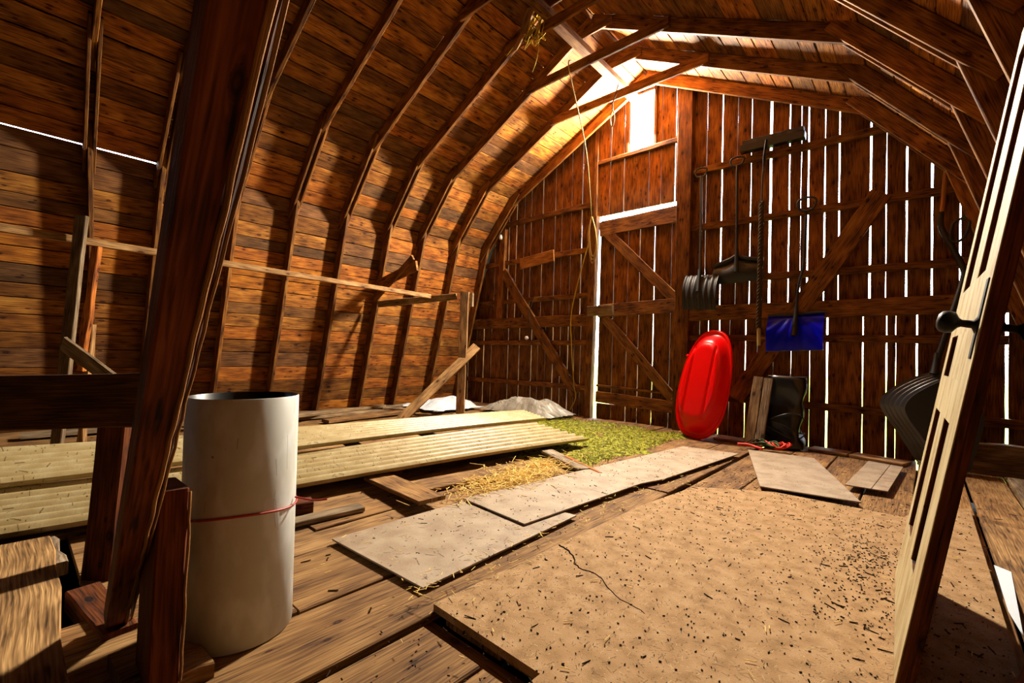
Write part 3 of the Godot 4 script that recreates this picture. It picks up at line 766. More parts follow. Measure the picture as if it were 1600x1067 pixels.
func build_sheets():
	# corrugated roofing: u along its length, v across the ridges
	var A := [Vector3(0.34, 0.075, 1.80), Vector3(-0.16, 0.075, 5.75), Vector3(-0.70, 0.145, 5.75), Vector3(-0.29, 0.145, 1.86)]
	var B := [Vector3(-0.27, 0.176, 1.66), Vector3(-0.61, 0.176, 5.75), Vector3(-1.22, 0.26, 5.75), Vector3(-0.95, 0.15, 1.25)]
	var lab := ["lower corrugated yellowed plastic roofing sheet whose corner reaches toward the moss", "upper corrugated yellowed plastic roofing sheet, overlapping its neighbour nearer the wall"]
	var i := 0
	for c in [A, B]:
		var fn := func(u: float, v: float):
			return bilinear(c, u, v) + Vector3(0, 0.017 * cos(v * TAU * 7.5) + 0.012 * sin(u * 5.0 + v), 0)
		var o := put(self, "corrugated_sheet", sheet(fn, 30, 102, 0.003, 2.0, 0.5), M.fibre)
		tag(o, lab[i], "roofing sheet", "corrugated roofing sheets"); i += 1
	# bearers under the sheets
	var k := 0
	for z in [2.85, 3.6, 5.0]:
		var bb := thing("bearer", ["brown lumber bearer under the corrugated sheets nearest the gable", "brown lumber bearer under the middle of the corrugated sheets", "brown lumber bearer under the corrugated sheets by the stair opening"][k], "lumber", Vector3(-0.4, 0, z)); k += 1
		stick(bb, "timber", Vector3(0.05 - z * 0.03, 0.02, z), Vector3(-1.0, 0.065, z - 0.15), Vector3(0, 0, 1), 0.09, 0.04, pick("red_wood"))
	# thin grey hardboard
	var hb := [
		["hardboard_sheet", [Vector2(0.68, 4.42), Vector2(1.29, 4.39), Vector2(1.26, 3.39), Vector2(0.70, 3.45)], 0.022, "grey hardboard sheet lying nearest the white cylinder, partly under another"],
		["hardboard_sheet", [Vector2(0.69, 3.66), Vector2(1.17, 3.70), Vector2(1.24, 2.62), Vector2(1.30, 2.40), Vector2(1.41, 1.11), Vector2(0.95, 1.18), Vector2(0.82, 2.4)], 0.034, "long pale grey hardboard sheet between the moss and the sandy panel"],
		["hardboard_sheet", [Vector2(1.43, 0.91), Vector2(1.82, 2.13), Vector2(2.33, 2.04), Vector2(1.92, 0.84)], 0.045, "pale slanted hardboard sheet lying in front of the black bundle"],
		["board_offcut", [Vector2(2.21, 1.62), Vector2(2.345, 1.61), Vector2(2.40, 0.60), Vector2(2.26, 0.56)], 0.04, "small pale offcut board with a gap down it, near the black scoop shovel"],
	]
	for h in hb:
		var o := put(self, h[0], panel(h[1], h[2] - 0.007, h[2]), M.hard_pale)
		tag(o, h[3], "board" if h[0] == "board_offcut" else "hardboard")
	var o2 := put(self, "board_offcut", panel([Vector2(2.35, 1.61), Vector2(2.43, 1.60), Vector2(2.48, 0.62), Vector2(2.405, 0.60)], 0.033, 0.04), M.hard_pale)
	tag(o2, "narrow pale strip of board lying along the small offcut near the black scoop shovel", "board")
	# big sandy panels, parted by a crack
	var crack := [Vector2(1.415, 3.76), Vector2(1.50, 3.79), Vector2(1.58, 3.865), Vector2(1.69, 3.875), Vector2(1.80, 3.95), Vector2(1.93, 3.98)]
	var near := [Vector2(1.40, 4.43), Vector2(1.41, 3.56)]
	var p1 := put(self, "floor_panel", panel([Vector2(1.40, 4.43), Vector2(1.425, 3.0), Vector2(1.50, 2.40), Vector2(1.9, 2.12), Vector2(2.52, 2.10), Vector2(2.60, 1.75), Vector2(2.80, 1.62), Vector2(2.795, 3.3), Vector2(2.77, 5.1), Vector2(1.85, 5.1), Vector2(1.855, 4.44)], 0.0, 0.024), M.sand)
	tag(p1, "large sand-coloured plywood panel strewn with dirt covering the middle of the floor", "plywood panel")
	var ck := []
	for c in crack: ck.append(Vector3(c.x, 0.0245, c.y))
	var pts := smooth_path(ck, 5)
	for m in pts.size(): pts[m] += Vector3(rng.randf_range(-.006, .006), 0, rng.randf_range(-.006, .006))
	put(p1, "crack", tube(pts, 0.0038, 5, 0.0012), M.crack)
	# loose boards
	var lb := thing("loose_board", "short brown board lying across the floor at the edge of the corrugated sheet", "board", Vector3(0.4, 0.05, 3.85))
	stick(lb, "board", Vector3(0.02, 0.045, 3.80), Vector3(0.66, 0.06, 3.86), Vector3(0, 0, 1), 0.17, 0.022, pick("deck"), 0.002, 2)
	var lb2 := thing("loose_board", "small dark-edged board with a split end lying by the moss and straw", "board", Vector3(0.55, 0.05, 2.5))
	stick(lb2, "board", Vector3(0.27, 0.045, 2.36), Vector3(0.80, 0.03, 2.60), Vector3(0.3, 0, -0.9), 0.11, 0.022, pick("grey"), 0.003, 3)
	stick(lb2, "splinter", Vector3(0.5, 0.045, 2.42), Vector3(0.93, 0.028, 2.60), Vector3(0.3, 0, -0.9), 0.03, 0.02, pick("lumber_orange"), 0.006, 4)
	var lb3 := thing("loose_board", "thin floor plank beside the straw, lying under the corrugated sheet's edge", "board", Vector3(0.3, 0.02, 3.4))
	stick(lb3, "board", Vector3(0.33, 0.022, 3.72), Vector3(0.40, 0.022, 2.75), Vector3(1, 0, 0), 0.17, 0.02, pick("deck"), 0.003, 3)
	var lb4 := thing("loose_board", "narrow batten lying on the floor just behind the white cylinder", "board", Vector3(0.4, 0.02, 4.3))
	stick(lb4, "board", Vector3(0.36, 0.02, 4.62), Vector3(0.40, 0.02, 4.12), Vector3(1, 0, 0), 0.08, 0.025, pick("grey"), 0.003, 3)
	var lb5 := thing("timber_block", "reddish rounded timber offcut behind the white cylinder under the corrugated sheet", "timber", Vector3(0.3, 0.04, 4.5))
	stick(lb5, "block", Vector3(0.20, 0.055, 4.75), Vector3(0.30, 0.05, 4.34), Vector3(1, 0, 0), 0.09, 0.075, pick("red_wood"), 0.004, 3)
	# lumber along the foot of the left wall
	var lab2 := ["long weathered board lying along the foot of the left wall", "rough board lying beside the long weathered board at the left wall's foot", "split slat lying on the boards at the left wall's foot", "brown board end by the plastic film at the left wall's foot"]
	var L := [[-3.05, 0.03, 5.3, -3.0, 0.03, 1.5, 0.16], [-2.75, 0.03, 4.2, -2.66, 0.04, 1.75, 0.14], [-2.55, 0.075, 3.4, -2.9, 0.07, 1.9, 0.07], [-2.35, 0.03, 3.0, -2.45, 0.04, 1.7, 0.15]]
	for q in 4:
		var l = L[q]
		var tb := thing("wall_foot_board", lab2[q], "board", Vector3(l[0], l[1], l[2]), "boards at the left wall's foot")
		stick(tb, "board", Vector3(l[0], l[1], l[2]), Vector3(l[3], l[4], l[5]), Vector3(1, 0, 0), l[6], 0.035, pick("grey") if q != 3 else pick("deck"), 0.005, 5)
	# right side of the floor
	var rb := thing("wall_foot_board", "worn floorboard beside the right edge of the sandy panel", "board", Vector3(2.95, 0, 2.4))
	stick(rb, "board", Vector3(2.96, 0.014, 1.9), Vector3(2.99, 0.016, 4.3), Vector3(1, 0, 0), 0.25, 0.03, pick("deck"), 0.006, 6)
	var rb2 := thing("wall_foot_board", "pale board lying by the timber sill at the loft's far corner", "board", Vector3(3.1, 0, 0.8))
	stick(rb2, "board", Vector3(3.14, 0.03, 0.45), Vector3(3.12, 0.03, 1.5), Vector3(1, 0, 0), 0.16, 0.03, pick("grey"), 0.004, 3)
	var gl := ["pale weathered board lying along the gable's foot beside the red sled", "pale weathered board lying along the gable's foot behind the slanted hardboard", "pale weathered board lying along the gable's foot toward the black scoop shovel"]
	var gx := [[0.98, 0.30, 1.30, 0.36], [1.80, 0.18, 2.10, 0.22], [2.13, 0.22, 2.50, 0.32]]
	for q in 3:
		var g = gx[q]
		var tb := thing("gable_foot_board", gl[q], "board", Vector3(g[0], 0.02, g[1]), "boards along the gable's foot")
		stick(tb, "board", Vector3(g[0], 0.016, g[1]), Vector3(g[2], 0.018, g[3]), Vector3(0, 0, 1), 0.20, 0.025, pick("pale_grey"), 0.006, 4)
	var cb := thing("lumber_piece", "orange-brown lumber end lying on the floor past the leaning cream door", "lumber", Vector3(2.8, 0.05, 3.5))
	stick(cb, "timber", Vector3(2.90, 0.07, 3.30), Vector3(2.80, 0.068, 3.75), Vector3(1, 0, 0), 0.08, 0.07, pick("lumber_orange"), 0.003, 3)
	var wp := put(self, "paper_strip", panel([Vector2(2.815, 2.62), Vector2(2.86, 2.66), Vector2(2.825, 3.28), Vector2(2.81, 3.1)], 0.031, 0.033), M.plastic_film)
	tag(wp, "white torn strip lying along the right edge of the sandy panel", "paper strip")
	# moss
	var mfn := func(u: float, v: float):
		var x := lerpf(-0.95, 0.80, u); var z := lerpf(0.22, 2.55, v)
		var edge := maxf(absf(u - 0.5), absf(v - 0.5)) * 2.0
		var y := 0.012 + 0.010 * sin(x * 9 + z * 4) * sin(z * 7 - x * 3) + 0.006 * sin(x * 31 + 1.3) * sin(z * 27) - 0.03 * pow(edge, 10)
		x += 0.10 * sin(z * 5.1) * pow(absf(u - 0.5) * 2, 3); z += 0.10 * sin(x * 6.3) * pow(absf(v - 0.5) * 2, 3)
		return Vector3(x, y, z)
	var ms := put(self, "moss_carpet", sheet(mfn, 60, 80, 0.004, 2.0, 3.0), M.moss)
	tag(ms, "patch of green moss covering the boards in front of the loft door", "moss"); ms.set_meta("kind", "stuff")
	# crumpled films by the end post
	film("plastic_film", Vector3(-2.62, 0.03, 1.12), 0.85, 0.85, 0.15, 5, M.plastic_film, "crumpled clear plastic film heaped behind the slanting brace board", "plastic film")
	film("tarpaulin", Vector3(-1.5, 0.03, 0.52), 1.25, 0.62, 0.24, 9, M.film_grey, "crumpled grey tarpaulin heaped along the gable behind the end post", "tarpaulin")

func film(called, at: Vector3, w: float, d: float, h: float, sd: int, m, label, cat):
	var n := FastNoiseLite.new(); n.seed = sd; n.frequency = 1.6; n.fractal_octaves = 3; n.noise_type = FastNoiseLite.TYPE_CELLULAR
	n.cellular_return_type = FastNoiseLite.RETURN_DISTANCE2_SUB
	var n2 := FastNoiseLite.new(); n2.seed = sd + 1; n2.frequency = 0.9
	var fn := func(u: float, v: float):
		var e := (1 - pow(absf(u * 2 - 1), 3)) * (1 - pow(absf(v * 2 - 1), 3))
		var x := (u - 0.5) * w * (1 + 0.15 * n2.get_noise_2d(v * 5, 3)); var z := (v - 0.5) * d * (1 + 0.25 * n2.get_noise_2d(u * 5, 9))
		var y := 0.012 + h * e * (0.35 + 0.5 * absf(n.get_noise_2d(x * 1.8, z * 1.8)) + 0.45 * n2.get_noise_2d(x * 1.5, z * 1.5))
		return at + Vector3(x, maxf(y, 0.004), z)
	var o := put(self, called, sheet(fn, 44, 30, 0.002, 1, 1, -1), m)
	tag(o, label, cat)

# =====================================================================  things hung on or leaning at the gable
func d_grip(par, c: Vector3, up: Vector3, side: Vector3, w: float, h: float, m):
	put(par, "grip", tube(smooth_path([c - up * h * 0.5, c - up * h * 0.3 + side * w * 0.42, c + up * h * 0.3 + side * w * 0.5, c + up * h * 0.5, c + up * h * 0.3 - side * w * 0.5, c - up * h * 0.3 - side * w * 0.42, c - up * h * 0.5], 6), 0.011, 8), m)

func build_gable_things():
	var X := Vector3(1, 0, 0); var Y := Vector3(0, 1, 0)
	# red sled, its underside to the room
	var sl := thing("red_sled", "bright red plastic toboggan sled standing on end against the gable wall", "sled", Vector3(0.83, 0, 0.42))
	var base := Vector3(0.80, 0.0, 0.50); var top := Vector3(0.91, 1.20, 0.20)
	var up := (top - base).normalized(); var side := Vector3(0.96, -0.10, 0.20); side = (side - up * side.dot(up)).normalized()
	var nrm := side.cross(up)
	var Ls := 1.20
	var sled_at := func(r: float, th: float, lift: float) -> Vector3:
		# egg outline: a is across, b along
		var cx := cos(th); var sy := sin(th)
		var ex := signf(cx) * pow(absf(cx), 0.78); var ey := signf(sy) * pow(absf(sy), 0.84)
		var wdt := 0.285 * (1.0 - 0.10 * ey)
		return base + up * (Ls * 0.5 + ey * r * Ls * 0.5) + side * ex * r * wdt + nrm * lift
	var fn := func(u: float, v: float):
		var th: float = -u * TAU; var r: float = v
		var lift := 0.0
		if r < 0.60: lift = 0.135
		elif r < 0.70: lift = 0.135 - 0.018 * pow((r - 0.60) / 0.10, 2.0)
		elif r < 0.93: lift = lerpf(0.117, 0.012, smoothstep(0.0, 1.0, (r - 0.70) / 0.23) * 0.8 + (r - 0.70) / 0.23 * 0.2)
		else: lift = 0.012 - 0.004 * (r - 0.93) / 0.07 + 0.014 * sin((r - 0.93) / 0.07 * PI)
		var rr := lerpf(0.0, 1.0, r)
		# two shallow runner grooves along the bottom
		var p: Vector3 = sled_at.call(rr, th, 0.0)
		var across := (p - base).dot(side)
		lift -= 0.016 * exp(-pow((absf(across) - 0.115) / 0.010, 2.0)) * (1.0 if r < 0.72 else 0.0)
		lift += 0.012 * sin(((p - base).dot(up)) / Ls * PI)
		return p + nrm * lift
	put(sl, "shell", sheet(fn, 96, 60, 0.004), M.red)
	for q in [[-0.245, 0.42], [-0.25, 0.74], [0.235, 0.5]]:
		var c: Vector3 = base + up * (q[1] * Ls) + side * q[0] + nrm * 0.035
		put(sl, "hand_hole", lathe([Vector2(0, 0), Vector2(0.012, 0.0), Vector2(0.015, 0.004), Vector2(0.009, 0.007), Vector2(0, 0.007)], 14), M.red, Transform3D(Basis(side, nrm, side.cross(nrm)), c))
	# small ribbed shovel
	var s1 := thing("snow_shovel", "small dark ribbed snow shovel hanging beside the gable post, leftmost of the hung shovels", "shovel", Vector3(0.7, 1.4, 0.12), "shovels on the gable")
	var b1 := func(u: float, v: float):
		var x := lerpf(0.53, 0.90, u); var y := lerpf(1.80, 1.40, v)
		return Vector3(x, y - 0.02 * (u - 0.5), 0.15 + 0.07 * sin(v * PI * 0.8) + 0.008 * cos(u * TAU * 6) - (0.05 * pow(1 - v, 6)))
	put(s1, "blade", sheet(b1, 72, 24, 0.004), M.dark_grey)
	put(s1, "handle", tube([Vector3(0.705, 1.62, 0.20), Vector3(0.70, 1.82, 0.15), Vector3(0.685, 2.4, 0.10), Vector3(0.67, 2.96, 0.09)], 0.014, 10), M.steel)
	d_grip(s1, Vector3(0.67, 3.00, 0.09), Y, X, 0.12, 0.11, M.black)
	put(s1, "socket", tube([Vector3(0.705, 1.60, 0.215), Vector3(0.70, 1.86, 0.145)], 0.022, 10), M.dark_grey)
	# black scoop
	var s2 := thing("snow_shovel", "black plastic scoop shovel with a rolled top edge hanging next to the small ribbed shovel", "shovel", Vector3(1.07, 1.8, 0.12), "shovels on the gable")
	var b2 := func(u: float, v: float):
		var c := u * 2 - 1
		var x := 1.08 + c * 0.255; var y := lerpf(1.915 + 0.06 * exp(-pow(c / 0.22, 2.0)), 1.685 + 0.012 * c * c, v)
		return Vector3(x, y + 0.012 * c, 0.065 + 0.07 * sin(v * PI * 0.75 + 0.2) - 0.03 * c * c)
	put(s2, "blade", sheet(b2, 60, 24, 0.005), M.black)
	put(s2, "rolled_edge", tube(smooth_path([Vector3(0.83, 1.885, 0.075), Vector3(0.92, 1.92, 0.095), Vector3(1.02, 1.955, 0.10), Vector3(1.08, 1.985, 0.10), Vector3(1.14, 1.955, 0.10), Vector3(1.24, 1.93, 0.095), Vector3(1.335, 1.92, 0.075)]), 0.020, 10), M.black)
	put(s2, "socket", tube([Vector3(1.08, 1.80, 0.13), Vector3(1.077, 2.05, 0.11)], 0.026, 10, 0.018), M.black)
	put(s2, "handle", tube([Vector3(1.077, 2.0, 0.115), Vector3(1.065, 2.5, 0.09), Vector3(1.06, 2.98, 0.09)], 0.014, 10), M.black)
	d_grip(s2, Vector3(1.06, 3.03, 0.09), Y, X, 0.13, 0.10, M.black)
	# blue shovel
	var s3 := thing("snow_shovel", "blue plastic snow shovel with a black bent shaft hanging from a girt", "shovel", Vector3(1.63, 1.1, 0.12), "shovels on the gable")
	var b3 := func(u: float, v: float):
		var c := u * 2 - 1
		var x := 1.635 + c * 0.245; var y := lerpf(1.315, 0.955, v) + 0.012 * c
		var ang := atan2(c * 0.245, 0.08 + v * 0.36)
		return Vector3(x, y, 0.12 + 0.06 * sin(v * PI * 0.7) + 0.006 * cos(ang * 17.0) * smoothstep(0.05, 0.3, v) - 0.04 * pow(1 - v, 5))
	put(s3, "blade", sheet(b3, 90, 30, 0.004), M.blue)
	put(s3, "top_edge", tube([Vector3(1.39, 1.315, 0.10), Vector3(1.64, 1.325, 0.10), Vector3(1.88, 1.335, 0.10)], 0.012, 8), M.black)
	put(s3, "wear_strip", tube([Vector3(1.39, 0.945, 0.16), Vector3(1.635, 0.957, 0.16), Vector3(1.88, 0.968, 0.16)], 0.008, 8), M.steel)
	put(s3, "socket", tube([Vector3(1.64, 1.10, 0.19), Vector3(1.645, 1.30, 0.14), Vector3(1.65, 1.42, 0.12)], 0.026, 10, 0.016), M.black)
	put(s3, "shaft", tube(smooth_path([Vector3(1.648, 1.34, 0.13), Vector3(1.665, 1.6, 0.13), Vector3(1.70, 1.78, 0.12), Vector3(1.705, 1.95, 0.10), Vector3(1.715, 2.36, 0.09)]), 0.013, 10), M.black)
	d_grip(s3, Vector3(1.72, 2.42, 0.10), Y, X, 0.15, 0.14, M.black)
	# broom lying on the top girt
	var br := thing("push_broom", "dark push broom lying along the topmost girt of the gable", "broom", Vector3(1.38, 3.15, 0.1))
	stick(br, "head", Vector3(1.10, 3.14, 0.10), Vector3(1.70, 3.13, 0.10), Y, 0.075, 0.09, M.navy, 0.003, 4)
	stick(br, "bristles", Vector3(1.12, 3.20, 0.10), Vector3(1.69, 3.19, 0.10), Y, 0.05, 0.07, M.black, 0.008, 12)
	put(br, "handle", tube([Vector3(1.36, 3.16, 0.155), Vector3(1.34, 2.98, 0.16), Vector3(1.33, 2.82, 0.13)], 0.010, 8), M.iron)
	# twisted rope
	var tr := thing("twisted_rope", "thick dark twisted rope hanging between the black scoop and the blue shovel", "rope", Vector3(1.32, 1.7, 0.11))
	for k in 3:
		var pts := []
		for q in 91:
			var f := q / 90.0
			var ang := f * 26.0 * TAU / 2.2 + k * TAU / 3
			pts.append(Vector3(1.335 - 0.01 * f, lerpf(2.50, 1.18, f), 0.19) + Vector3(cos(ang), 0, sin(ang)) * 0.014)
		put(tr, "strand", tube(pts, 0.0145, 6), M.rope_dark)
	put(tr, "tail", tube([Vector3(1.325, 1.22, 0.19), Vector3(1.33, 1.0, 0.19)], 0.018, 8), M.rope)
	put(tr, "loop", tube(smooth_path([Vector3(1.335, 2.48, 0.19), Vector3(1.335, 2.8, 0.17), Vector3(1.34, 3.02, 0.08)]), 0.009, 6), M.rope_dark)
	# black wrapped bundle, boards leaning on it, cords
	var bu := thing("wrapped_bundle", "upright bundle wrapped in shiny black vinyl beside the red sled", "bundle", Vector3(1.56, 0, 0.25))
	var bf := func(u: float, v: float):
		var a: float = -u * TAU
		var h: float = v * 0.70
		var r := 1.0 if v > 0.02 and v < 0.985 else 0.86
		var rx := (0.165 + 0.012 * sin(h * 24 + a) + 0.03 * smoothstep(0.35, 0.05, v)) * r; var rz := (0.085 + 0.010 * sin(h * 17 - 2 * a) + 0.03 * smoothstep(0.35, 0.05, v)) * r
		var cx := signf(cos(a)) * pow(absf(cos(a)), 0.55); var cz := signf(sin(a)) * pow(absf(sin(a)), 0.55)
		return Vector3(1.545 + cx * rx + h * 0.07 + 0.01 * sin(a * 5 + h * 30) * smoothstep(0.5, 0.1, v), h, 0.30 - h * 0.16 + cz * rz)
	put(bu, "wrapping", sheet(bf, 60, 40, 0.003), M.vinyl)
	put(bu, "top", board(0.31, 0.15, 0.01), M.vinyl, Transform3D(Basis(), Vector3(1.594, 0.695, 0.188)))
	for q in [0.16, 0.21, 0.30]:
		var pts := []
		for k in 33:
			var a := PI * k / 32.0
			pts.append(Vector3(1.555 + 0.2 * cos(a), q + 0.05 * sin(a * 2 + q * 20), 0.27 + 0.125 * sin(a)))
		put(bu, "fold", tube(pts, 0.006, 6), M.vinyl)
	var gb := thing("leaning_board", "wider grey board of a pair leaning at the black vinyl bundle", "board", Vector3(1.36, 0, 0.42))
	stick(gb, "board", Vector3(1.328, 0.02, 0.50), Vector3(1.363, 0.68, 0.31), X, 0.09, 0.025, pick("grey"), 0.002, 3)
	var gb2 := thing("leaning_board", "narrow grey board of a pair, touching the black vinyl bundle", "board", Vector3(1.43, 0, 0.42))
	stick(gb2, "board", Vector3(1.418, 0.02, 0.50), Vector3(1.453, 0.67, 0.31), X, 0.075, 0.025, pick("grey"), 0.002, 3)
	var cords := thing("cord_heap", "tangle of green and orange cords at the foot of the black bundle", "cords", Vector3(1.5, 0.05, 0.62))
	for k in 5:
		var pts := []
		var c := Vector3(1.44 + 0.045 * k, 0.035, 0.66 - 0.02 * k)
		for q in 14:
			var a := q * 0.9 + k
			pts.append(c + Vector3(cos(a) * 0.08, 0.025 + 0.02 * sin(q * 1.7 + k), sin(a) * 0.055) + Vector3(rng.randf_range(-.015, .015), rng.randf_range(0, .02), rng.randf_range(-.015, .015)))
		put(cords, "cord", tube(smooth_path(pts, 5), 0.007, 6), M.cord_orange if k in [3, 4] else (M.cord_green if k in [1, 2] else M.rope_dark))
	put(cords, "hook", tube(smooth_path([Vector3(1.30, 0.055, 0.76), Vector3(1.38, 0.06, 0.74), Vector3(1.45, 0.05, 0.75), Vector3(1.52, 0.05, 0.80)]), 0.012, 6), M.cord_orange)
	# sleigh shovel on the right
	var s4 := thing("sleigh_shovel", "big black ribbed scoop shovel with a long bent shaft, leaning behind the cream door", "shovel", Vector3(2.5, 0.1, 0.35))
	var E := Vector3(0.17, -0.02, 0.10)
	var prof := smooth_path([Vector3(2.69, 0.80, 0.28), Vector3(2.54, 0.74, 0.28), Vector3(2.39, 0.63, 0.28), Vector3(2.325, 0.53, 0.28), Vector3(2.34, 0.44, 0.28), Vector3(2.44, 0.27, 0.28), Vector3(2.56, 0.05, 0.28)], 8)
	var pf := func(u: float, v: float):
		var f: float = u * (prof.size() - 1); var i := mini(int(f), prof.size() - 2)
		var p: Vector3 = prof[i].lerp(prof[i + 1], f - i)
		var cen := Vector3(2.66, 0.42, 0.28)
		return p + E * v + (p - cen).normalized() * 0.007 * cos(v * TAU * 5.0)
	put(s4, "ribbed_back", sheet(pf, 48, 40, 0.004), M.rib_grey)
	var pl := []
	for p in prof:
		var g := Vector2(p.x, p.y)
		pl.append(g + (g - Vector2(2.66, 0.42)).normalized() * 0.008)
	pl.append(Vector2(2.70, 0.06))
	pl.append(Vector2(2.78, 0.45))
	put(s4, "side_wall", prism(pl, 0.0, 0.006), M.navy, Transform3D(Basis(), Vector3(E.x, E.y, 0.274 + E.z)))
	put(s4, "wear_strip", tube([Vector3(2.56, 0.05, 0.285), Vector3(2.73, 0.03, 0.385)], 0.008, 8), M.steel)
	put(s4, "socket", tube([Vector3(2.66, 0.78, 0.34), Vector3(2.68, 0.95, 0.30)], 0.03, 10, 0.02), M.black)
	put(s4, "shaft", tube(smooth_path([Vector3(2.68, 0.9, 0.31), Vector3(2.75, 1.2, 0.25), Vector3(2.83, 1.55, 0.18), Vector3(2.83, 1.66, 0.17), Vector3(2.76, 1.86, 0.15), Vector3(2.70, 2.02, 0.14), Vector3(2.70, 2.15, 0.13)], 5), 0.022, 10), M.black)
	put(s4, "handle", tube([Vector3(2.70, 2.10, 0.13), Vector3(2.73, 2.56, 0.12)], 0.017, 10), M.lumber[1])
	put(s4, "end_grip", tube([Vector3(2.73, 2.52, 0.12), Vector3(2.745, 2.76, 0.12)], 0.026, 10), M.black)
	d_grip(s4, Vector3(2.81, 1.97, 0.17), Vector3(0.2, 1, 0).normalized(), Vector3(1, 0, 0.2).normalized(), 0.10, 0.2, M.black)

# =====================================================================  ropes and timbers under the ridge
func build_overhead():
	var tr := thing("hay_track_beam", "wooden hay track beam running under the ridge above the collar ties", "beam", Vector3(0, 4.0, 1.5))
	stick(tr, "beam", Vector3(-0.10, 4.065, 0.25), Vector3(-0.08, 4.115, 3.6), Vector3(1, 0, 0), 0.10, 0.07, pick("rafter"), 0.002, 6)
	var tw := thing("twine_tangle", "tangle of yellow twine knotted on the collar tie under the ridge", "twine", Vector3(-0.25, 4.0, 1.98))
	var c := Vector3(-0.25, 3.97, 2.0)
	for k in 4:
		var pts := []
		for q in 10: pts.append(c + Vector3(rng.randf_range(-.14, .13), rng.randf_range(-.13, .22), rng.randf_range(0.0, .12)))
		put(tw, "strand", tube(smooth_path(pts, 6), 0.006, 5), M.twine)
	put(tw, "strand", tube(smooth_path([c, c + Vector3(0.05, -0.13, 0.05), c + Vector3(0.03, -0.25, 0.05), c + Vector3(-0.02, -0.36, 0.05)], 6), 0.006, 5), M.twine)
	put(tw, "strand", tube(smooth_path([c, c + Vector3(-0.2, 0.03, 0.05), c + Vector3(-0.38, -0.05, 0.05)], 6), 0.006, 5), M.twine)
	var sc := thing("board_offcut", "broken grey board end stuck above a collar tie beside the twine tangle", "board", Vector3(-0.3, 4.1, 2.1))
	stick(sc, "board", Vector3(-0.36, 4.02, 2.10), Vector3(-0.26, 4.21, 2.10), Vector3(1, -0.5, 0), 0.10, 0.025, pick("pale_grey"), 0.004, 3)
	stick(sc, "splinter", Vector3(-0.46, 3.90, 2.10), Vector3(-0.36, 4.0, 2.10), Vector3(1, -0.5, 0), 0.06, 0.02, pick("pale_grey"), 0.006, 3)
	var hr := thing("hanging_rope", "pale rope hanging from a collar tie down to the loft door's post", "rope", Vector3(-0.5, 3.4, 0.6))
	put(hr, "rope", tube(smooth_path([Vector3(-0.20, 3.97, 1.50), Vector3(-0.22, 3.86, 1.50), Vector3(-0.48, 3.35, 0.75), Vector3(-0.78, 2.74, 0.12)], 8), 0.0065, 7), M.rope)
	for k in 3:
		put(hr, "coil", tube(smooth_path([Vector3(-0.78, 2.74, 0.12), Vector3(-0.80 - 0.01 * k, 2.5, 0.13), Vector3(-0.75, 2.2 - 0.05 * k, 0.14), Vector3(-0.69 + 0.01 * k, 2.25, 0.14), Vector3(-0.70, 2.5, 0.13), Vector3(-0.77, 2.73, 0.12)], 8), 0.009, 7), M.rope)
	var yc := thing("yellow_cord", "yellow cord stretched down from the coiled rope to the floor by the loft door", "cord", Vector3(-1.0, 1.3, 0.12))
	put(yc, "cord", tube(smooth_path([Vector3(-0.80, 2.45, 0.12), Vector3(-1.08, 1.52, 0.09), Vector3(-1.08, 1.0, 0.09), Vector3(-1.02, 0.45, 0.09), Vector3(-0.98, 0.25, 0.10), Vector3(-1.05, 0.08, 0.12)], 8), 0.008, 6), M.twine)
	var hk := thing("rope_hook", "small looped rope with a hook hanging under the first collar tie", "rope", Vector3(0.0, 3.6, 0.85))
	put(hk, "cord", tube(smooth_path([Vector3(0.03, 3.92, 0.9), Vector3(-0.02, 3.76, 0.9), Vector3(-0.04, 3.72, 0.9), Vector3(-0.04, 3.62, 0.9)], 6), 0.006, 6), M.rope_dark)
	put(hk, "eye", tube(smooth_path([Vector3(-0.04, 3.64, 0.9), Vector3(-0.065, 3.56, 0.9), Vector3(-0.06, 3.48, 0.9), Vector3(-0.04, 3.45, 0.9), Vector3(-0.02, 3.48, 0.9), Vector3(-0.015, 3.56, 0.9), Vector3(-0.04, 3.64, 0.9)], 6), 0.007, 6), M.rope)
	put(hk, "tail", tube(smooth_path([Vector3(-0.04, 3.45, 0.9), Vector3(-0.045, 3.0, 0.9)], 6), 0.003, 5), M.rope_dark)
	var w2 := thing("wire_loop", "thin dark wire with a white insulator hanging on the slatted gable", "wire", Vector3(-1.85, 1.3, 0.08))
	put(w2, "wire", tube(smooth_path([Vector3(-1.78, 1.72, 0.08), Vector3(-1.86, 1.45, 0.1), Vector3(-1.84, 1.25, 0.1), Vector3(-1.9, 1.09, 0.1)], 6), 0.006, 6), M.rope_dark)
	put(w2, "insulator", lathe([Vector2(0, -0.03), Vector2(0.025, -0.02), Vector2(0.03, 0.0), Vector2(0.02, 0.025), Vector2(0, 0.03)], 16), M.bulb, Transform3D(Basis(), Vector3(-1.9, 1.08, 0.1)))
	var lb := thing("light_bulb", "bare light bulb in a small socket at the corner of gable and roof", "bulb", Vector3(-2.49, 2.7, 0.1))
	put(lb, "bulb", lathe([Vector2(0, -0.055), Vector2(0.02, -0.05), Vector2(0.03, -0.03), Vector2(0.028, -0.005), Vector2(0.013, 0.03), Vector2(0.012, 0.045)], 16), M.bulb, Transform3D(Basis(), Vector3(-2.49, 2.72, 0.12)))
	put(lb, "socket", lathe([Vector2(0, 0.03), Vector2(0.016, 0.032), Vector2(0.016, 0.075), Vector2(0, 0.08)], 12), M.iron, Transform3D(Basis(), Vector3(-2.49, 2.72, 0.12)))
	put(lb, "bracket", tube(smooth_path([Vector3(-2.49, 2.79, 0.12), Vector3(-2.47, 2.83, 0.1), Vector3(-2.40, 2.84, 0.06)]), 0.006, 6), M.iron)

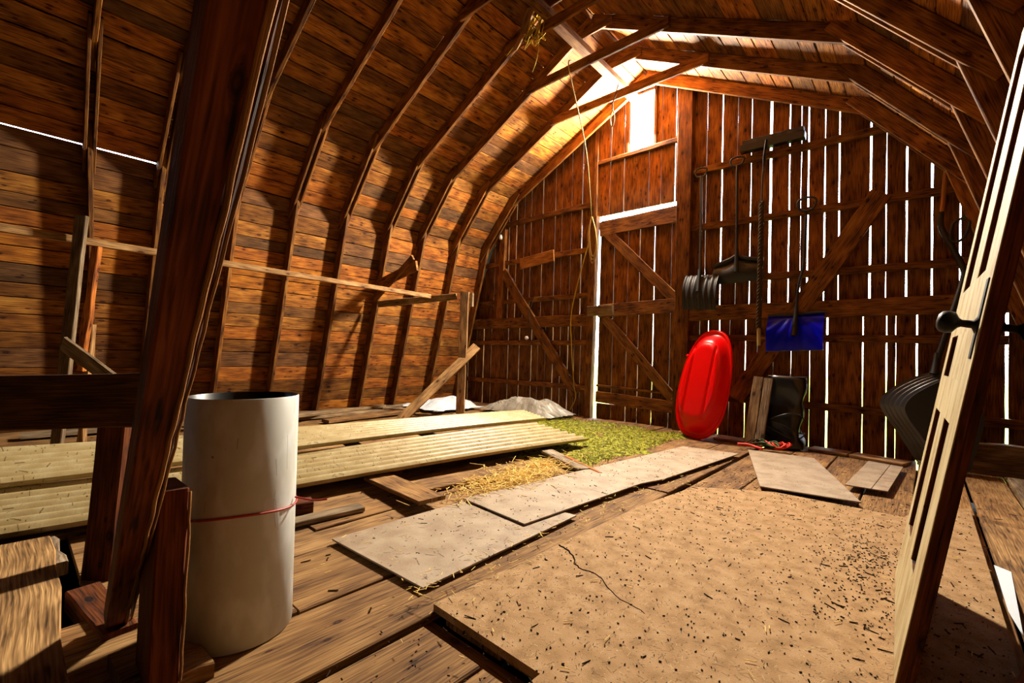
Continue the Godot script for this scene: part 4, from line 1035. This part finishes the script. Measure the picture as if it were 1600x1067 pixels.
# =====================================================================  straw, twigs, dirt
func scatter(called, label, cat, mesh: Mesh, m, spots: Array, par = null):
	var mm := MultiMesh.new(); mm.transform_format = MultiMesh.TRANSFORM_3D; mm.mesh = mesh; mm.instance_count = spots.size()
	for i in spots.size(): mm.set_instance_transform(i, spots[i])
	var o := MultiMeshInstance3D.new(); o.multimesh = mm; o.material_override = m; o.name = numbered(called); o.set_meta("kind", "stuff")
	tag(o, label, cat); add_child(o)

func lying(p: Vector3, s: Vector3, tilt := 0.15) -> Transform3D:
	return Transform3D(Basis(Vector3.UP, rng.randf() * TAU) * Basis(Vector3.BACK, rng.randf_range(-tilt, tilt)) * Basis.from_scale(s), p)

func build_litter():
	var bit := board(1.0, 1.0, 1.0, 0.0, 1, 0.0, 0.2)
	var A := []
	for i in 900:
		var x := 0.56 + rng.randfn(0, 0.11); var z := 3.02 + rng.randfn(0, 0.30)
		A.append(lying(Vector3(x + (3.0 - z) * -0.12, 0.022 + absf(rng.randfn(0, 0.014)), z), Vector3(rng.randf_range(0.04, 0.13), 0.003, rng.randf_range(0.002, 0.005)), 0.3))
	scatter("straw", "heap of loose golden straw between the corrugated sheet and the long hardboard", "straw", bit, M.straw, A)
	var S := []
	for i in 420:
		var z := rng.randf_range(0.9, 4.9); var x := rng.randf_range(0.55, 2.8)
		if rng.randf() < 0.45:
			x = 1.36 + rng.randfn(0, 0.07); z = rng.randf_range(2.2, 4.5)
		S.append(lying(Vector3(x, 0.040 if x < 1.42 and x > 0.7 else 0.030, z), Vector3(rng.randf_range(0.010, 0.038), 0.002, rng.randf_range(0.0015, 0.003)), 0.05))
	scatter("straw_bits", "stray bits of straw scattered over the floor panels", "straw", bit, M.straw, S)
	var D := []
	for i in 2600:
		var x := rng.randf_range(1.45, 2.78); var z := rng.randf_range(1.7, 5.0)
		var k := rng.randf()
		if k < 0.22:
			x = 2.42 + rng.randfn(0, 0.09); z = 3.0 + rng.randfn(0, 0.35)
		elif k < 0.32:
			x = rng.randf_range(0.72, 1.38); z = rng.randf_range(1.2, 4.35)
		D.append(lying(Vector3(x, 0.026 if x > 1.42 else 0.037, z), Vector3(rng.randf_range(0.002, 0.008) * (5.0 if rng.randf() < 0.07 else 1.0), 0.003, rng.randf_range(0.0015, 0.004)), 0.1))
	scatter("dirt_crumbs", "dark crumbs of dirt and twig scattered over the floor panels", "dirt", bit, M.twig, D)
	var F := []
	for i in 700:
		F.append(lying(Vector3(rng.randf_range(-3.2, 3.2), 0.004, rng.randf_range(0.05, 5.0)), Vector3(rng.randf_range(0.005, 0.04), 0.003, rng.randf_range(0.002, 0.006)), 0.1))
	scatter("chaff", "dark chaff and splinters littering the old floorboards", "dirt", bit, M.soil, F)
	var G := []
	for i in 3600:
		var x := rng.randf_range(-0.9, 0.74); var z := rng.randf_range(0.3, 2.4)
		G.append(Transform3D(Basis(Vector3.UP, rng.randf() * TAU) * Basis(Vector3.BACK, rng.randf_range(0.4, 1.4)) * Basis.from_scale(Vector3(rng.randf_range(0.012, 0.03), 0.002, 0.004)), Vector3(x, 0.016 + 0.010 * sin(x * 9 + z * 4) * sin(z * 7 - x * 3), z)))
	scatter("moss_tufts", "short green tufts standing on the moss in front of the loft door", "moss", bit, M.moss_tuft, G)
